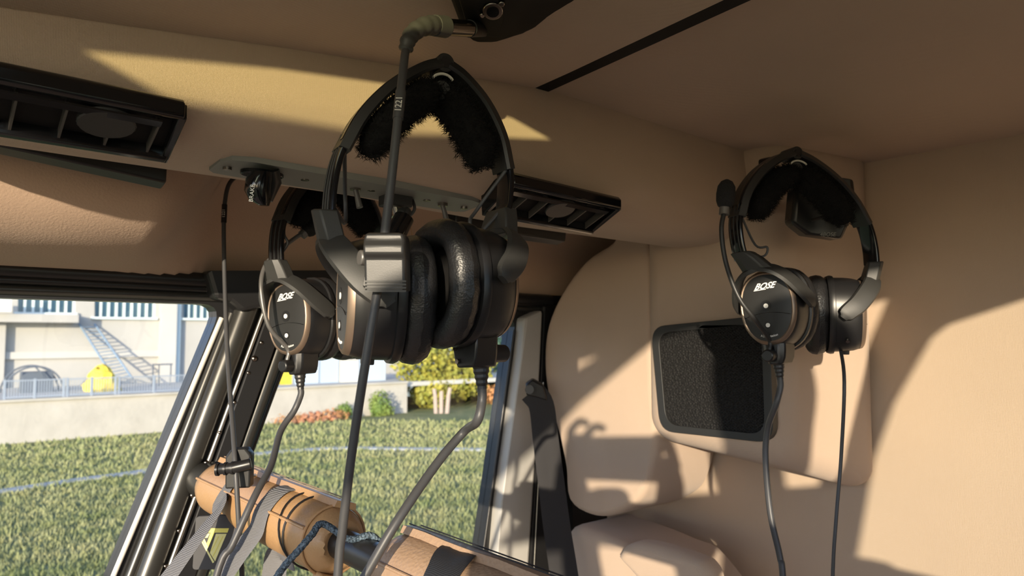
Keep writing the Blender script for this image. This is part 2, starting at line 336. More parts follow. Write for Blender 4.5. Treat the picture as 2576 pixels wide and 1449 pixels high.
# ================================================================== headsets
def oval(a, b, n=36, egg=.06, p=2.25):
    out = []
    for k in range(n):
        t = 2*math.pi*k/n; c, s_ = math.cos(t), math.sin(t)
        v = a*math.copysign(abs(c)**(2/p), c)*(1+egg*s_); w = b*math.copysign(abs(s_)**(2/p), s_); out.append((v, w))
    return out
def headset(hinge, yaw, label, lean=0.0, swL=0.0, swR=0.0, mic=-1, roll=0.0, drop=(0, 0), open_=0.0, slide=(0.0, 0.0), s=1.0, ws=1.0, tw=(0.0, 0.0), cs=(0.0, 0.0)):
    """local frame: x from the left cup to the right cup, y away from the viewer, z up, origin at the hinge of the headband"""
    root = empty('aviation_headset', hinge, -YAW+yaw, label, 'headset', 'headsets hanging in the cabin'); info = {}
    root.rotation_euler.y = roll; root.scale = (s, s, s)
    sh = lambda x, y, z: Vector((x*ws+lean*z, y, z))
    MB().cyl(sh(0, -.012, .001), sh(0, .012, .001), .0075, n=20).build('hinge', 'char', root, bevel=.001)
    MB().cyl(sh(0, -.0128, .001), sh(0, -.0118, .001), .0045, n=16).build('hinge_pin', 'black', root)
    MB().tube([sh(.011*math.sin(R(q)), -.0105, -.0165+.0085*math.cos(R(q))) for q in range(-62, 63, 12)], .0011, 8).build('hinge_rim', 'seal', root)
    for sd in (-1, 1):
        arm = smoothp([sh(sd*x, 0, z) for x, z in ((.004, .001), (.0215, -.0068), (.0455, -.0245), (.0655, -.049), (.0775, -.076))], 5)
        o = MB().sweep(arm, [(-.0145, -.0025), (-.0105, .0040), (.0105, .0040), (.0145, -.0025), (.0125, -.0045), (-.0125, -.0045)], (-sd*.3, 0, 1) if False else (sd, 0, .35)).build('headband_arm', 'char', root, smooth=25)
        MB().sweep([p+Vector((sd*.0022, -.0055, .0016)) for p in arm[8:-1]], rrect(.0065, .0040, .001, 2), (sd, 0, .35)).build('arm_slot', 'gloss', o)
        k = -slide[0 if sd < 0 else 1]
        sl_ = smoothp([sh(sd*x, 0, z) for x, z in ((.0735, -.062), (.0795, -.083), (.0810, -.104), (.0795, -.124+k))], 5)
        o = MB().sweep(sl_, rrect(.0225, .0050, .0018, 2), (sd, 0, .2)).build('slider', 'gloss', root)
        for yy in (-.0068, 0, .0068):
            MB().sweep([p+Vector((sd*.0026, yy, .0004)) for p in sl_], rrect(.0016, .0016, .0006, 2), (sd, 0, .2)).build('rib', 'char', o)
        # fleece pad with loose fibres
        pa = smoothp([sh(sd*x, 0, z) for x, z in ((.002, -.018), (.014, -.026), (.030, -.039), (.044, -.055), (.054, -.074))], 4); rg = []; n = 14; fm = MB()
        fr_ = frames(pa)
        for i, p in enumerate(pa):
            q = i/(len(pa)-1); wd_ = .020*min(1, .55+q*3)*min(1, .25+(1-q)*4)**.5; th = .0125*min(1, .6+q*2)*min(1, .3+(1-q)*4)**.5; ring = []
            t = (pa[min(i+1, len(pa)-1)]-pa[max(i-1, 0)]).normalized(); nn = Vector((t.z, 0, -t.x))
            for j in range(n):
                u = 2*math.pi*j/n; ring.append(p+Vector((0, math.cos(u)*wd_, 0))+nn*(math.sin(u)*th)+Vector([random.uniform(-.0008, .0008) for _ in range(3)]))
            rg.append(ring)
        fm.loft(rg); c0 = [sum(r_, Vector())/n for r_ in rg]
        for r_, c_ in zip(rg, c0):
            for p in r_:
                for _ in range(26):
                    d = ((p-c_).normalized()+Vector([random.uniform(-.7, .7) for _ in range(3)])).normalized(); L = random.uniform(.002, .0048)
                    b0 = p+Vector([random.uniform(-.0035, .0035) for _ in range(3)])*.9-d*.002; sv = d.cross(Vector([random.random() for _ in range(3)])).normalized()*.00028
                    fm.add([b0-sv, b0+sv, b0+d*(L+.002)], [[0, 1, 2]])
        fm.build('fleece_pad', 'fleece', root, smooth=60)
        # -- yoke and cup
        sw = swL if sd < 0 else swR
        u = Vector((sd*math.cos(sw), -math.sin(sw), 0)); v = Vector((-sd*math.sin(sw)*1.0, math.cos(sw)*1.0, 0)) if sd > 0 else Vector((math.sin(sw), math.cos(sw), 0)); w = Vector((0, 0, 1))
        if sd < 0: v = Vector((math.sin(sw)*1.0, math.cos(sw), 0))
        tl = open_*sd; u = (u*math.cos(open_)-w*math.sin(open_)).normalized(); w = (w-u*w.dot(u)).normalized()
        tq = tw[0 if sd < 0 else 1]; w = (w*math.cos(tq)-w.cross(u)*math.sin(tq)).normalized(); v = w.cross(u)
        B = sh(sd*.0795, 0, -.128+k+drop[0 if sd < 0 else 1]); C = B-u*.0450-w*.0555
        shx = cs[0 if sd < 0 else 1]; sv0 = w.cross(u)
        Q = lambda a, b, c, C=C, u=u, v=v, w=w, shx=shx, sv0=sv0: C+u*a+v*b+w*c+sv0*(shx*max(0, min(1, (.066-c)/.022)))
        yk = MB()
        yk.loft([[Q(.0480+x*.0085-(.0635-z)*.25, y*.0145*s_, z) for x, y in ((-1, -1), (.5, -1), (1, -.5), (1, .5), (.5, 1), (-1, 1))] for z, s_ in ((.0635, .80), (.055, 1.0), (.041, 1.22))])
        yk.build('yoke_block', 'yoke', root, smooth=25, bevel=.0012)
        yo = MB()
        path = [Q(.0435, 0, .045), Q(.0430, .015, .041), Q(.0365, .028, .031), Q(.024, .0375, .016), Q(.012, .0410, .006), Q(.006, .0415, -.001)]
        path2 = [Q(.0435, 0, .045), Q(.0430, -.015, .041), Q(.0365, -.028, .031), Q(.024, -.0375, .016), Q(.012, -.0410, .006), Q(.006, -.0415, -.001)]
        for pth in (path, path2):
            pth = smoothp(pth, 4); nn = len(pth)
            rg = []
            for i, p in enumerate(pth):
                t = (pth[min(i+1, nn-1)]-pth[max(i-1, 0)]).normalized(); q = i/(nn-1)
                radial = (p-C); radial -= u*radial.dot(u)*.55; radial = (radial-t*radial.dot(t)).normalized(); sdv = t.cross(radial).normalized()
                wd_ = (.0085+.0025*math.sin(q*math.pi))*(1 if q < .9 else max(.55, (1-q)*6+.35)); th = .0030
                rg.append([p+sdv*(x*wd_)+radial*(y*th) for x, y in ((-1, -.4), (-.85, .7), (-.4, 1), (.4, 1), (.85, .7), (1, -.4), (.7, -1), (-.7, -1))])
            yo.loft(rg)
        yo.build('yoke', 'yoke', root, smooth=50)
        cp = MB()
        cp.loft([[Q(a, *q) for q in oval(x, y)] for a, x, y in ((-.008, .030, .040), (-.0075, .0365, .0465), (-.004, .0380, .0480), (-.0005, .0375, .0475), (0, .0352, .0452), (.012, .0350, .0448), (.022, .0338, .0435), (.029, .0318, .0412), (.0305, .0305, .040))])
        cp.build('ear_cup', 'char' if mic == 0 else 'black', root, smooth=45)
        rim = MB(); rim.loft([[Q(a, *q) for q in oval(x, y)] for a, x, y in ((.0285, .0322, .0416), (.0320, .0312, .0405), (.0335, .0292, .0383), (.0330, .0280, .0371), (.030, .0278, .0368))], True, False, False)
        rim.build('trim_ring', 'bronze', root)
        fc = MB(); fc.loft([[Q(a, *q) for q in oval(x, y)] for a, x, y in ((.030, .0283, .0374), (.0327, .0279, .0370), (.0338, .022, .029), (.0342, .012, .016), (.0343, .003, .004))])
        fo = fc.build('face_plate', 'char', root, smooth=60)
        fz = .0345
        for wz, rr, dish in ((.002, .0026, .0062), (-.0195, .0024, .0040)):
            MB().loft([[Q(a, math.cos(2*math.pi*j/20)*x, wz+math.sin(2*math.pi*j/20)*x) for j in range(20)] for a, x in ((fz-.0006, dish), (fz+.0001, dish), (fz+.0001, dish*.85), (fz-.0002, rr))], True, False, True).build('dish', 'black', fo)
            MB().cyl(Q(fz-.001, 0, wz), Q(fz+.0004, 0, wz), rr, n=18).build('dot', 'white', fo)
        MB().tube([Q(.0341, x, -.0085+x*x*6*(-1)+.0028) for x in [-.026+.0026*i for i in range(21)]], .0003, 5).build('seam', 'gloss', fo)
        xd = -v if (v.cross(w)).dot(u) < 0 else v
        sdv = w.cross(u)        # reading direction for someone facing the plate
        text('lettering', 'BOSE', .0098, Q(.0343, 0, .024)+sdv*.0005, sdv, w+sdv*.30, 'white', fo, shear=.35, bold=.00022)
        MB().box(Q(.0340, 0, .0185), (.0004, .0004, .0004)).v
        lb = MB(); p0, p1 = Q(.0344, 0, .0196)-sdv*.0125, Q(.0344, 0, .0202)+sdv*.002
        lb.add([p0, p1, p1+w*.0009, p0+w*.0009+sdv*.0006], [[0, 1, 2, 3]]).build('lettering', 'white', fo, smooth=0)
        text('lettering', 'A20 Aviation', .0037, Q(.0338, 0, -.0318), sdv, w, 'white', fo, bend=lambda x: x*x*14)
        # ear cushion, its inner cloth
        cu = MB(); n = 44; rg = []
        for j in range(14):
            ph = 2*math.pi*j/14; ring = []
            for k_, (a, b_) in enumerate(oval(.0275, .0380, n, .05, 2.3)):
                L = math.hypot(a, b_); rr = .0108*math.cos(ph); uu = -.0185+.0120*math.sin(ph)*(1-.0*k_) + .0006*math.sin(k_*3.1)*(math.cos(ph) > 0)
                ring.append(Q(uu, a*(L+rr)/L, b_*(L+rr)/L))
            rg.append(ring)
        rg.append(rg[0]); cu.loft(rg, True, False, False); co = cu.build('ear_cushion', 'leather', root, smooth=70)
        MB().loft([[Q(a, *q) for q in oval(.024, .034)] for a in (-.012, -.0085)]).build('cup_lining', 'fleece', root)
        if sd == mic:   # microphone housing, pivot knob, strain relief
            hs = MB(); hs.loft([[Q(a, b_*k_, c) for a, b_ in ((.001, -.015), (.024, -.013), (.029, -.007), (.029, .007), (.024, .013), (.001, .015))] for c, k_ in ((-.038, 1.0), (-.048, .95), (-.056, .85), (-.063, .62))])
            ho = hs.build('mic_housing', 'black', root, smooth=30, bevel=.0015)
            MB().cyl(Q(.022, -.002, -.053), Q(.041, -.002, -.053), .0072, .0068, 20).build('pivot_knob', 'black', ho, bevel=.0015)
            for bb, cc in ((.009, -.048), (.007, -.058)): MB().cyl(Q(.004, 0, 0)*0+Q(.0, bb, cc), Q(-.0012, bb, cc), .0020, n=12).build('screw', 'chrome', ho)
            MB().loft([[Q(.0293, .0022*math.cos(2*math.pi*j/14), -.047+.0055*math.sin(2*math.pi*j/14)) for j in range(14)], [Q(.0287, .001*math.cos(2*math.pi*j/14), -.047+.003*math.sin(2*math.pi*j/14)) for j in range(14)]]).build('button', 'gloss', ho)
            sr = MB(); zz = [-.060-.0022*i for i in range(10)]
            sr.tube([Q(.017, 0, z) for z in zz], [.0068-.0036*i/9+(.0006 if i % 2 else 0) for i in range(10)], 14); sr.build('strain_relief', 'char', root, smooth=25)
            info['cable'] = mworld(root) @ Q(.017, 0, -.079); info['knob'] = mworld(root) @ Q(.033, -.002, -.047)
        else:
            bl = MB(); bl.loft([[Q(a, b_*k_, c) for a, b_ in ((.009, -.006), (.018, -.006), (.018, .006), (.009, .006))] for c, k_ in ((-.041, 1), (-.0485, .7))]); bl.build('latch', 'char', root, smooth=20, bevel=.0008)
            MB().cyl(Q(.012, -.030, -.028), Q(.012, -.0328, -.0295), .0022, n=12).build('screw', 'chrome', root)
            info['cable2'] = mworld(root) @ Q(.008, 0, -.046)
        info['block%d' % sd] = mworld(root) @ Q(.042, -.004, .062); info['arm%d' % sd] = mworld(root) @ sh(sd*.0775, -.008, -.072)
        info['C%d' % sd] = mworld(root) @ C
    return root, info
def cord(parent, pts, r, m='cable', name='cord', n=6, seg=10, drop=0):
    if drop: d = (Vector(pts[-1])-Vector(pts[-2])).normalized(); pts = list(pts)+[Vector(pts[-1])+d*drop*.3+Vector((0, 0, -drop*.3)), Vector(pts[-1])+d*drop*.4+Vector((0, 0, -drop))]
    return MB().tube(smoothp(pts, n), r, seg).build(name, m, parent, world=True)
def boom(root, pts, r, ribbed=False):
    MB().tube(smoothp(pts, 8), r, 10).build('mic_boom', 'grey' if ribbed else 'char', root, world=True)
def micfoam(root, a, b, r):
    a, b = Vector(a), Vector(b); d = (b-a); pr = [(0, .45), (.08, .75), (.25, .95), (.5, 1.0), (.75, .92), (.92, .62), (1, .2)]
    MB().tube([a+d*t for t, _ in pr], [r*k for _, k in pr], 18).build('mic_foam', 'foam', root, world=True)
    MB().cyl(a-d*.22, a+d*.05, r*.55, n=14).build('mic_collar', 'grey', root, world=True)
# --- the large headset on the duct hook
h1, i1 = headset(PD(1106, 172, .60), R(29), 'black headset hanging by its headband from the hook on the beige duct', lean=.13, swL=R(-8), swR=R(-14), mic=1, s=1.03, ws=.88, slide=(0.0, -.012), tw=(R(-6), R(-4)))
cord(h1, [i1['cable'], i1['cable']-Vector((0, 0, .010)), i1['cable']-Vector((.004, -.001, .026)), PD(1168, 1085, .615), PD(1100, 1165, .595), PD(1000, 1310, .56), PD(915, 1455, .55), PD(860, 1540, .55)], .0037, drop=.35)
cord(h1, [i1['arm-1'], PD(868, 480, .585), PD(868, 560, .583), i1['block-1']+Vector((.006, .006, .004))], .0016)
cord(h1, [i1['arm1'], PD(1200, 527, .61), PD(1182, 558, .60), PD(1200, 590, .605), i1['block1']], .0016)
# --- the headset behind the duct
h2, i2 = headset(PD(843, 422, .94), R(56), 'black headset hanging in the recess behind the duct beside the brake lever', lean=.03, swL=R(4), swR=R(-4), mic=-1, s=1.05, tw=(R(5), 0))
cord(h2, [i2['cable'], i2['cable']-Vector((0, 0, .008)), i2['cable']-Vector((.006, -.004, .026)), PD(706, 1085, .85), PD(682, 1170, .805), PD(640, 1250, .765), PD(585, 1370, .745), PD(540, 1465, .735)], .0037, drop=.35)
boom(h2, [i2['knob'], i2['knob']+Vector((0, 0, .014)), PD(676, 820, .845), PD(657, 730, .845), PD(666, 672, .86), PD(700, 632, .88), PD(745, 597, .90), PD(762, 588, .905)], .0026, True)
micfoam(h2, PD(766, 586, .906), PD(800, 556, .915), .0105)
cord(h2, [i2['arm-1'], PD(715, 590, .86), PD(724, 612, .86), PD(706, 640, .86), i2['block-1']], .0016)
# --- the headset in the rear corner
h3, i3 = headset(PD(1990, 392, .86), R(18), 'black headset hanging in the rear corner in front of the speaker box', lean=-.17, swL=R(30), swR=R(34), tw=(R(5), R(6)), cs=(.018, 0), ws=1.15, mic=-1, drop=(.004, 0))
cord(h3, [i3['cable'], i3['cable']-Vector((0, 0, .010)), i3['cable']-Vector((.004, -.004, .030)), PD(1932, 1075, .84), PD(1926, 1150, .84), PD(1938, 1290, .82), PD(1962, 1400, .81), PD(1972, 1480, .80)], .0036, 'cable', drop=.35)
cord(h3, [i3['cable2']+Vector((0, 0, .01)), PD(2124, 960, .86), PD(2116, 1150, .86), PD(2104, 1300, .85), PD(2094, 1480, .84)], .0021, 'cable', drop=.35)
boom(h3, [i3['knob'], i3['knob']+Vector((0, 0, .012)), PD(1900, 805, .80), PD(1857, 745, .80), PD(1826, 660, .81), PD(1815, 580, .815), PD(1822, 530, .82)], .0026)
micfoam(h3, PD(1823, 524, .82), PD(1829, 452, .825), .0105)
cord(h3, [i3['arm-1'], PD(1900, 616, .84), PD(1930, 622, .84), PD(1920, 645, .84), i3['block-1']], .0013)
# ================================================================== things on the duct and ceiling
# hook that carries the large headset: a padded peg on the duct
hk = empty('headset_hook', PY(1112, 222, YB), 0, 'black padded peg on the beige duct under the headset headband', 'hook')
pa = PY(1112, 222, YB+.01); pb = PD(1110, 226, .585)
MB().tube([pa, pa.lerp(pb, .9), pb], [.0075, .0085, .007], 18).build('peg', 'black', hk, world=True)
MB().tube([pa+Vector((0, .004, 0)), pa+Vector((0, -.008, 0))], .014, 20).build('base', 'black', hk, world=True)
hk2 = empty('headset_hook', (XB, .60, .2), 0, 'black angled bracket on the speaker box holding the corner headset', 'hook')
p0 = PD(1988, 430, .865)
MB().tube([p0+Vector((-.008, -.012, 0)), p0+Vector((.02, .015, 0)), Vector((XB+.005, .575, p0.z-.012))], [.007, .008, .008], 14).build('arm', 'black', hk2, world=True)
MB().plate([PX(1905, 400, .944), PX(1940, 392, .944), PX(1945, 470, .944), PX(1910, 480, .944)], (1, 0, 0), .012).build('base', 'black', hk2, world=True, bevel=.004, seg=3)
# black control pod behind the corner headset
pod = empty('control_pod', PD(2090, 500, .95), 0, 'black control pod hanging behind the corner headset headband', 'control box')
pr = [PD(2000, 470, .93), PD(2075, 440, .93), PD(2150, 450, .93), PD(2158, 520, .93), PD(2120, 603, .93), PD(2030, 590, .93), PD(1992, 560, .93)]
MB().plate(pr, FWD, .03).build('housing', 'black', pod, world=True, bevel=.005, seg=3)
MB().tube([PD(2040, 555, .926), PD(2075, 545, .924), PD(2105, 562, .926)], .0018, 8).build('grip', 'char', pod, world=True)
text('lettering', '4BOSE', .007, PD(2082, 590, .928), RIGHT, UP, 'plate', pod, shear=.2, world=True)
MB().box((PD(2085, 500, .95)+PD(2060, 500, 1.06))/2+Vector((0, 0, .0)), (.10, .03, .03)).build('bracket', 'black', pod, world=True)
# --- air vents
def vent(x0, x1, label, wheel):
    xm = (x0+x1)/2; z0 = zbot(xm); e = empty('air_vent', (xm, .62, z0), 0, label, 'air vent', 'air vents on the duct')
    zs = zbot(x1)-zbot(x0); sl_ = lambda X: (X-xm)*(zs/(x1-x0))
    T = lambda X, y, z: Vector((X, y, z0+z+sl_(X)))
    # frame: closed ring round the grille opening, tall front wall
    fr_ = MB(); o_ = [(.583, .022), (.583, -.003), (.668, -.022), (.672, -.010)]
    def bar(a, b_, w, h): fr_.box(((a+b_)/2), (w, h, .01))
    A0, A1 = x0, x1
    # front wall
    fr_.loft([[T(X, y, z) for y, z in ((.600, .026), (.585, .024), (.581, .020), (.581, .0105), (.584, .0080), (.590, .0080), (.590, .014), (.600, .02))] for X in (A0+.002, A1-.002)])
    # back rail
    fr_.loft([[T(X, y, z) for y, z in ((.626, -.015), (.632, -.0165), (.636, -.014), (.636, .01), (.628, .01))] for X in (A0+.002, A1-.002)])
    for X in (A0, A1-.006):
        fr_.loft([[T(q, y, z) for y, z in ((.600, .024), (.583, .020), (.583, .0085), (.634, -.0165), (.636, .012))] for q in (X, X+.006)])
    fr_.build('frame', 'gloss', e, world=True, bevel=.0012)
    MB().loft([[T(X, y, z) for y, z in ((.5945, .023), (.5945, .018), (.600, .0115), (.610, .0035), (.626, -.004), (.634, -.006), (.634, .022))] for X in (A0+.004, A1-.004)]).build('back_plate', 'matte', e, world=True, smooth=0)
    # louvre: two long blades and cross vanes
    MB().loft([[T(X, y, z) for y, z in ((.588, .0045), (.594, .0018), (.594, .0034), (.588, .006))] for X in (A0+.008, A1-.016)]).build('louvre', 'gloss', e, world=True, smooth=0)
    n = 5
    for k in range(1, n+1):
        X = A0+(A1-A0)*k/(n+.6)
        MB().loft([[T(X+dx, y, z) for y, z in ((.593, .0025), (.626, -.0115), (.626, .006), (.596, .016))] for dx in (0, .0016)]).build('vane', 'vane', e, world=True, smooth=0)
    if wheel is not None:
        X = A0+(A1-A0)*wheel; c = T(X, .6025, .0005); rg = []
        for a, b_ in ((-.0025, .95), (-.0015, 1.0), (.0015, 1.0), (.0025, .95)):
            rg.append([c+Vector((math.cos(2*math.pi*j/48)*.020*b_*(1 if j % 2 else .98), math.sin(2*math.pi*j/48)*.020*b_*.7, a-.30*math.sin(2*math.pi*j/48)*.020)) for j in range(48)])
        MB().loft(rg).build('thumbwheel', 'char', e, world=True, smooth=30)
    return e
vent(-.002, PY(470, 270, .585).x, 'black air vent on the duct with a thumbwheel, beside the sunlit patch', .70)
vent(PY(1284, 450, .585).x, PY(1560, 490, .585).x, 'black air vent on the duct between the large headset and the rear wall', .52)
for x0, x1, lb in ((-.12, .198, 'black slot strip under the duct behind the thumbwheel vent'), (.540, .733, 'short black slot strip under the duct behind the headset')):
    tagm = MB().loft([[(X, y, zbot(X)+z) for y, z in ((.752, .012), (.754, -.008), (.772, -.012), (.776, -.006), (.776, .02))] for X in (x0, x1)]).build('duct_slot', 'black', bevel=.002)
    tag(tagm, lb, 'air slot', 'slot strips under the duct')
# --- switch plate under the duct, lever, switches, lamp
pl = MB().loft([[(X, y, zbot(X)+z) for y, z in ((.640+i_, -.0025), (.697-i_, -.0055), (.697-i_, .002), (.640+i_, .006))] for X, i_ in ((.215, .014), (.222, .004), (.24, 0), (.48, 0), (.495, .004), (.502, .014))])
plo = pl.build('switch_plate', 'plate', None, smooth=30); tag(plo, 'grey switch plate let into the underside of the duct', 'switch plate')
for X in (.226, .300, .372, .44, .49):
    MB().cyl((X, .668, zbot(X)-.003), (X, .668, zbot(X)-.0065), .0040, n=14).build('screw', 'chrome', plo)
lv = empty('brake_lever', (.258, .668, zbot(.258)), 0, 'black lever with white lettering under the duct', 'lever')
MB().loft([[(.258+.020*math.cos(2*math.pi*j/20), .668+.013*math.sin(2*math.pi*j/20), zbot(.258)+z) for j in range(20)] for z in (0, -.008)]).build('base', 'gloss', lv, world=True, bevel=.001)
D = .662; hd = MB(); rg = []
for (x, y, wx, th) in ((658, 434, 26, .010), (652, 450, 32, .012), (648, 480, 32, .012), (654, 503, 26, .010), (664, 517, 12, .006)):
    c = PD(x, y, D); rg.append([c+RIGHT*(math.cos(2*math.pi*j/16)*wx*D/F)+FWD*(math.sin(2*math.pi*j/16)*th) for j in range(16)])
hd.loft(rg).build('handle', 'gloss', lv, world=True)
MB().tube([PD(672, 432, .672), PD(680, 460, .676), PD(672, 505, .674)], [.011, .010, .005], 12).build('arm', 'black', lv, world=True)
text('lettering', 'BRAKE', .0052, PD(634, 486, D-.0135), UP+RIGHT*.12, -RIGHT+UP*.12, 'white', lv, world=True)
def toggle(X, label):
    z = zbot(X)-.004; e = empty('toggle_switch', (X, .67, z), 0, label, 'switch', 'toggle switches on the plate')
    MB().cyl((X, .67, z+.003), (X, .67, z-.004), .0062, n=6).build('nut', 'chrome', e, world=True, smooth=20)
    MB().tube([(X, .67, z-.003), (X+.001, .668, z-.010), (X+.0025, .665, z-.022)], [.0026, .0026, .0034], 12).build('stick', 'grey', e, world=True)
toggle(.355, 'grey toggle switch on the plate beside the headband'); toggle(.462, 'grey toggle switch on the plate near the rear vent')
# map lamp
X = .405; z = zbot(X)-.003; lm = empty('map_lamp', (X, .675, z), 0, 'small black swivel lamp on a bracket under the duct', 'lamp')
MB().box((X, .675, z-.006), (.030, .022, .018)).build('bracket', 'char', lm, world=True, bevel=.002)
MB().cyl((X, .675, z-.012), (X+.002, .672, z-.024), .008, n=16).build('swivel', 'chrome', lm, world=True)
a = PD(1018, 545, .765); c = PD(990, 602, .75)
MB().tube([a, a.lerp(c, .06), a.lerp(c, .9), c], [.008, .0105, .0105, .0095], 20).build('barrel', 'gloss', lm, world=True)
MB().tube(smoothp([(X, .675, z-.02), a.lerp(c, -.25), a], 4), .004, 8).build('stem', 'char', lm, world=True)
cord(lm, [(X+.022, .68, z+.001), PD(1043, 525, .79), PD(1028, 545, .785), a+Vector((.004, .004, 0))], .0018)
cord(lm, [PD(1024, 548, .77), PD(1034, 575, .77), PD(1038, 602, .768)], .0006, 'tan')
# --- intercom jack pod on the ceiling, with the plug of the numbered cord
jp = empty('jack_pod', PZ(1250, 40, ztop(.40)+.004), 0, 'black intercom jack pod on the ceiling with a plug in it', 'jack box')
ZC = .296
base = [PZ(x, y, ZC) for x, y in ((1170, 45), (1300, 72), (1395, 62), (1455, 15), (1480, -60), (1150, -60))]
low = [PZ(x, y, .273) for x, y in ((1165, 85), (1200, 108), (1272, 96), (1300, 40), (1310, -60), (1130, -60))]
jb = MB(); jb.loft([smoothp(base+[base[0]], 3)[:-1], [p.lerp(q, .5) for p, q in zip(smoothp(base+[base[0]], 3)[:-1], smoothp(low+[low[0]], 3)[:-1])], smoothp(low+[low[0]], 3)[:-1]])
jb.build('housing', 'matte', jp, world=True, bevel=.003, seg=3)
fl = [PZ(x, y, ZC-.001) for x, y in ((1250, 80), (1330, 74), (1400, 62), (1462, 10), (1490, -60), (1300, -60))]
MB().plate(smoothp(fl+[fl[0]], 3)[:-1], (0, 0, 1), .012).build('flange', 'matte', jp, world=True, bevel=.002)
for x, y in ((1365, 45), (1420, 14)):
    p = PZ(x, y, ZC-.001); MB().cyl(p+Vector((0, 0, .002)), p-Vector((0, 0, .004)), .0042, n=12).build('screw', 'gloss', jp, world=True, bevel=.001)
MB().plate([PZ(x, y, .2745)-Vector((0, 0, .003)) for x, y in ((1180, 78), (1250, 86), (1268, 40), (1275, -40), (1145, -40))], (0, 0, 1), .005).build('socket_plate', 'matte', jp, world=True, bevel=.001)
for x, y, r in ((1240, 22, .0085), (1213, 33, .0022), (1262, 4, .0026)):
    p = PZ(x, y, .270); rr = MB(); d = Vector((-.3, -.35, -.9)).normalized(); rr.cyl(p+d*-.004, p+d*.004, r, n=20); rr.build('socket' if r > .005 else 'screw', 'chrome', jp, world=True, bevel=.0008)
    if r > .005: MB().cyl(p+d*.002, p+d*.0045, r*.62, n=16).build('socket_hole', 'gloss', jp, world=True)
# numbered cord from the ceiling plug, through its control module, to below
hc = empty('intercom_cable', PD(1000, 600, .53), 0, 'dark grey numbered cord hanging from the ceiling plug', 'cord')
dp = [PD(1216, 72, .675), PD(1180, 72, .625), PD(1122, 68, .60)]
MB().tube([dp[0], dp[1]], .0072, 18).build('collar', 'black', hc, world=True)
MB().tube([dp[1], dp[2]], .0068, 18).build('plug', 'chrome', hc, world=True)
MB().tube([dp[2], PD(1092, 64, .588)], [.0088, .0084], 18).build('boot_ring', 'boot', hc, world=True, bevel=.001)
bp = smoothp([PD(1094, 64, .588), PD(1068, 66, .576), PD(1040, 82, .566), PD(1026, 104, .56), PD(1020, 128, .56)], 6); br = [.0076-.0027*i/(len(bp)-1)+(.0006 if (i//2) % 2 else 0) for i in range(len(bp))]
MB().tube(bp, br, 16).build('boot', 'boot', hc, world=True, smooth=25)
cord(hc, [bp[-2], PD(1017, 150, .550), PD(1005, 260, .528), PD(988, 420, .512), PD(968, 590, .498)], .0032, 'cable')
MB().tube([PD(1008.5, 230, .5335), PD(1005, 260, .528), PD(1001, 300, .5235)], .0038, 12).build('sleeve', 'cable', hc, world=True)
dv = (PD(1001, 300, .5235)-PD(1008.5, 230, .5335)).normalized()
text('lettering', '1221', .0068, PD(1005.5, 265, .5275)-FWD*.0042, -dv, dv.cross(FWD).normalized()*-1, 'seal', hc, world=True)
# module: two shaped shells
mo = MB(); ZD = .492
prof = [(0, 592, .018), (3, 606, .020), (6, 622, .0215), (7, 640, .016), (4, 652, .0200), (2, 700, .0215), (0, 733, .0215)]
def mring(dx, y, hw, dd, th): 
    c = PD(978+dx, y, ZD); return [c+RIGHT*(x*hw)+FWD*(dd+q*th) for x, q in ((-.95, -1), (.9, -1), (1, -.8), (1, .8), (.9, 1), (-.95, 1), (-1, .8), (-1, -.8))]
rg = [mring(-7, 588, .0098, 0, .009)]+[mring(-4+(y-600)*.02, y, .0126 if i == 0 else .0136, -.001*(i in (2, 3)), .0115+.002*(i in (2, 3))) for i, (dx, y, _) in enumerate(prof)]
mo.loft(rg); mo.build('control_module', 'char', hc, world=True, bevel=.0015, smooth=35)
for k in range(4):
    y = 708+k*8; MB().box(PD(978, y, ZD)-FWD*.0118, (.0266, .0016, .0012), Matrix((RIGHT, FWD, UP)).transposed()).build('module_rib', 'yoke', hc, world=True, smooth=0)
MB().plate([PD(x, y, ZD-.006) for x, y in ((935, 605), (945, 640), (935, 735), (912, 722), (925, 640))], FWD, .010).build('module_shell', 'char', hc, world=True, bevel=.001)
MB().cyl(PD(930, 650, ZD+.004), PD(903, 648, ZD), .0052, n=18).build('thumb_screw', 'grey', hc, world=True, bevel=.001)
cord(hc, [PD(950, 728, .492), PD(938, 800, .488), PD(912, 960, .488), PD(885, 1140, .495), PD(862, 1330, .50), PD(848, 1480, .50)], .0031, 'cable', drop=.35)
# thin cord by the left post with its clip
tc_ = empty('thin_cord', PD(575, 900, .9), 0, 'thin dark cord hanging from behind the duct in front of the slanted post', 'cord')
cord(tc_, [PD(640, 415, .98), PD(600, 440, .965), PD(577, 462, .95), PD(567, 500, .945), PD(563, 560, .94), PD(565, 700, .92), PD(573, 900, .87), PD(586, 1080, .805), PD(592, 1170, .781), PD(598, 1270, .775), PD(604, 1380, .775), PD(610, 1490, .785)], .0027, 'cable', drop=.35)
MB().tube([PD(565, 515, .9445), PD(563, 560, .940)], .0035, 12).build('sleeve', 'black', tc_, world=True)
text('lettering', '1221', .0055, PD(564, 537, .938)-FWD*.002, UP, -RIGHT, 'seal', tc_, world=True)
cl = empty('cord_module', PD(598, 1180, .88), 0, 'dark textured control module clipped to the thin cord by the leather pad', 'control box')
D2 = .790
MB().plate([PD(x, y, D2) for x, y in ((566, 1150), (580, 1131), (618, 1129), (630, 1145), (628, 1228), (565, 1231))], FWD, .014).build('housing', 'char', cl, world=True, bevel=.002)
MB().tube([PD(552, 1180, .776), PD(590, 1176, .774), PD(632, 1166, .778)], .0056, 16).build('clamp_bar', 'black', cl, world=True, bevel=.001)
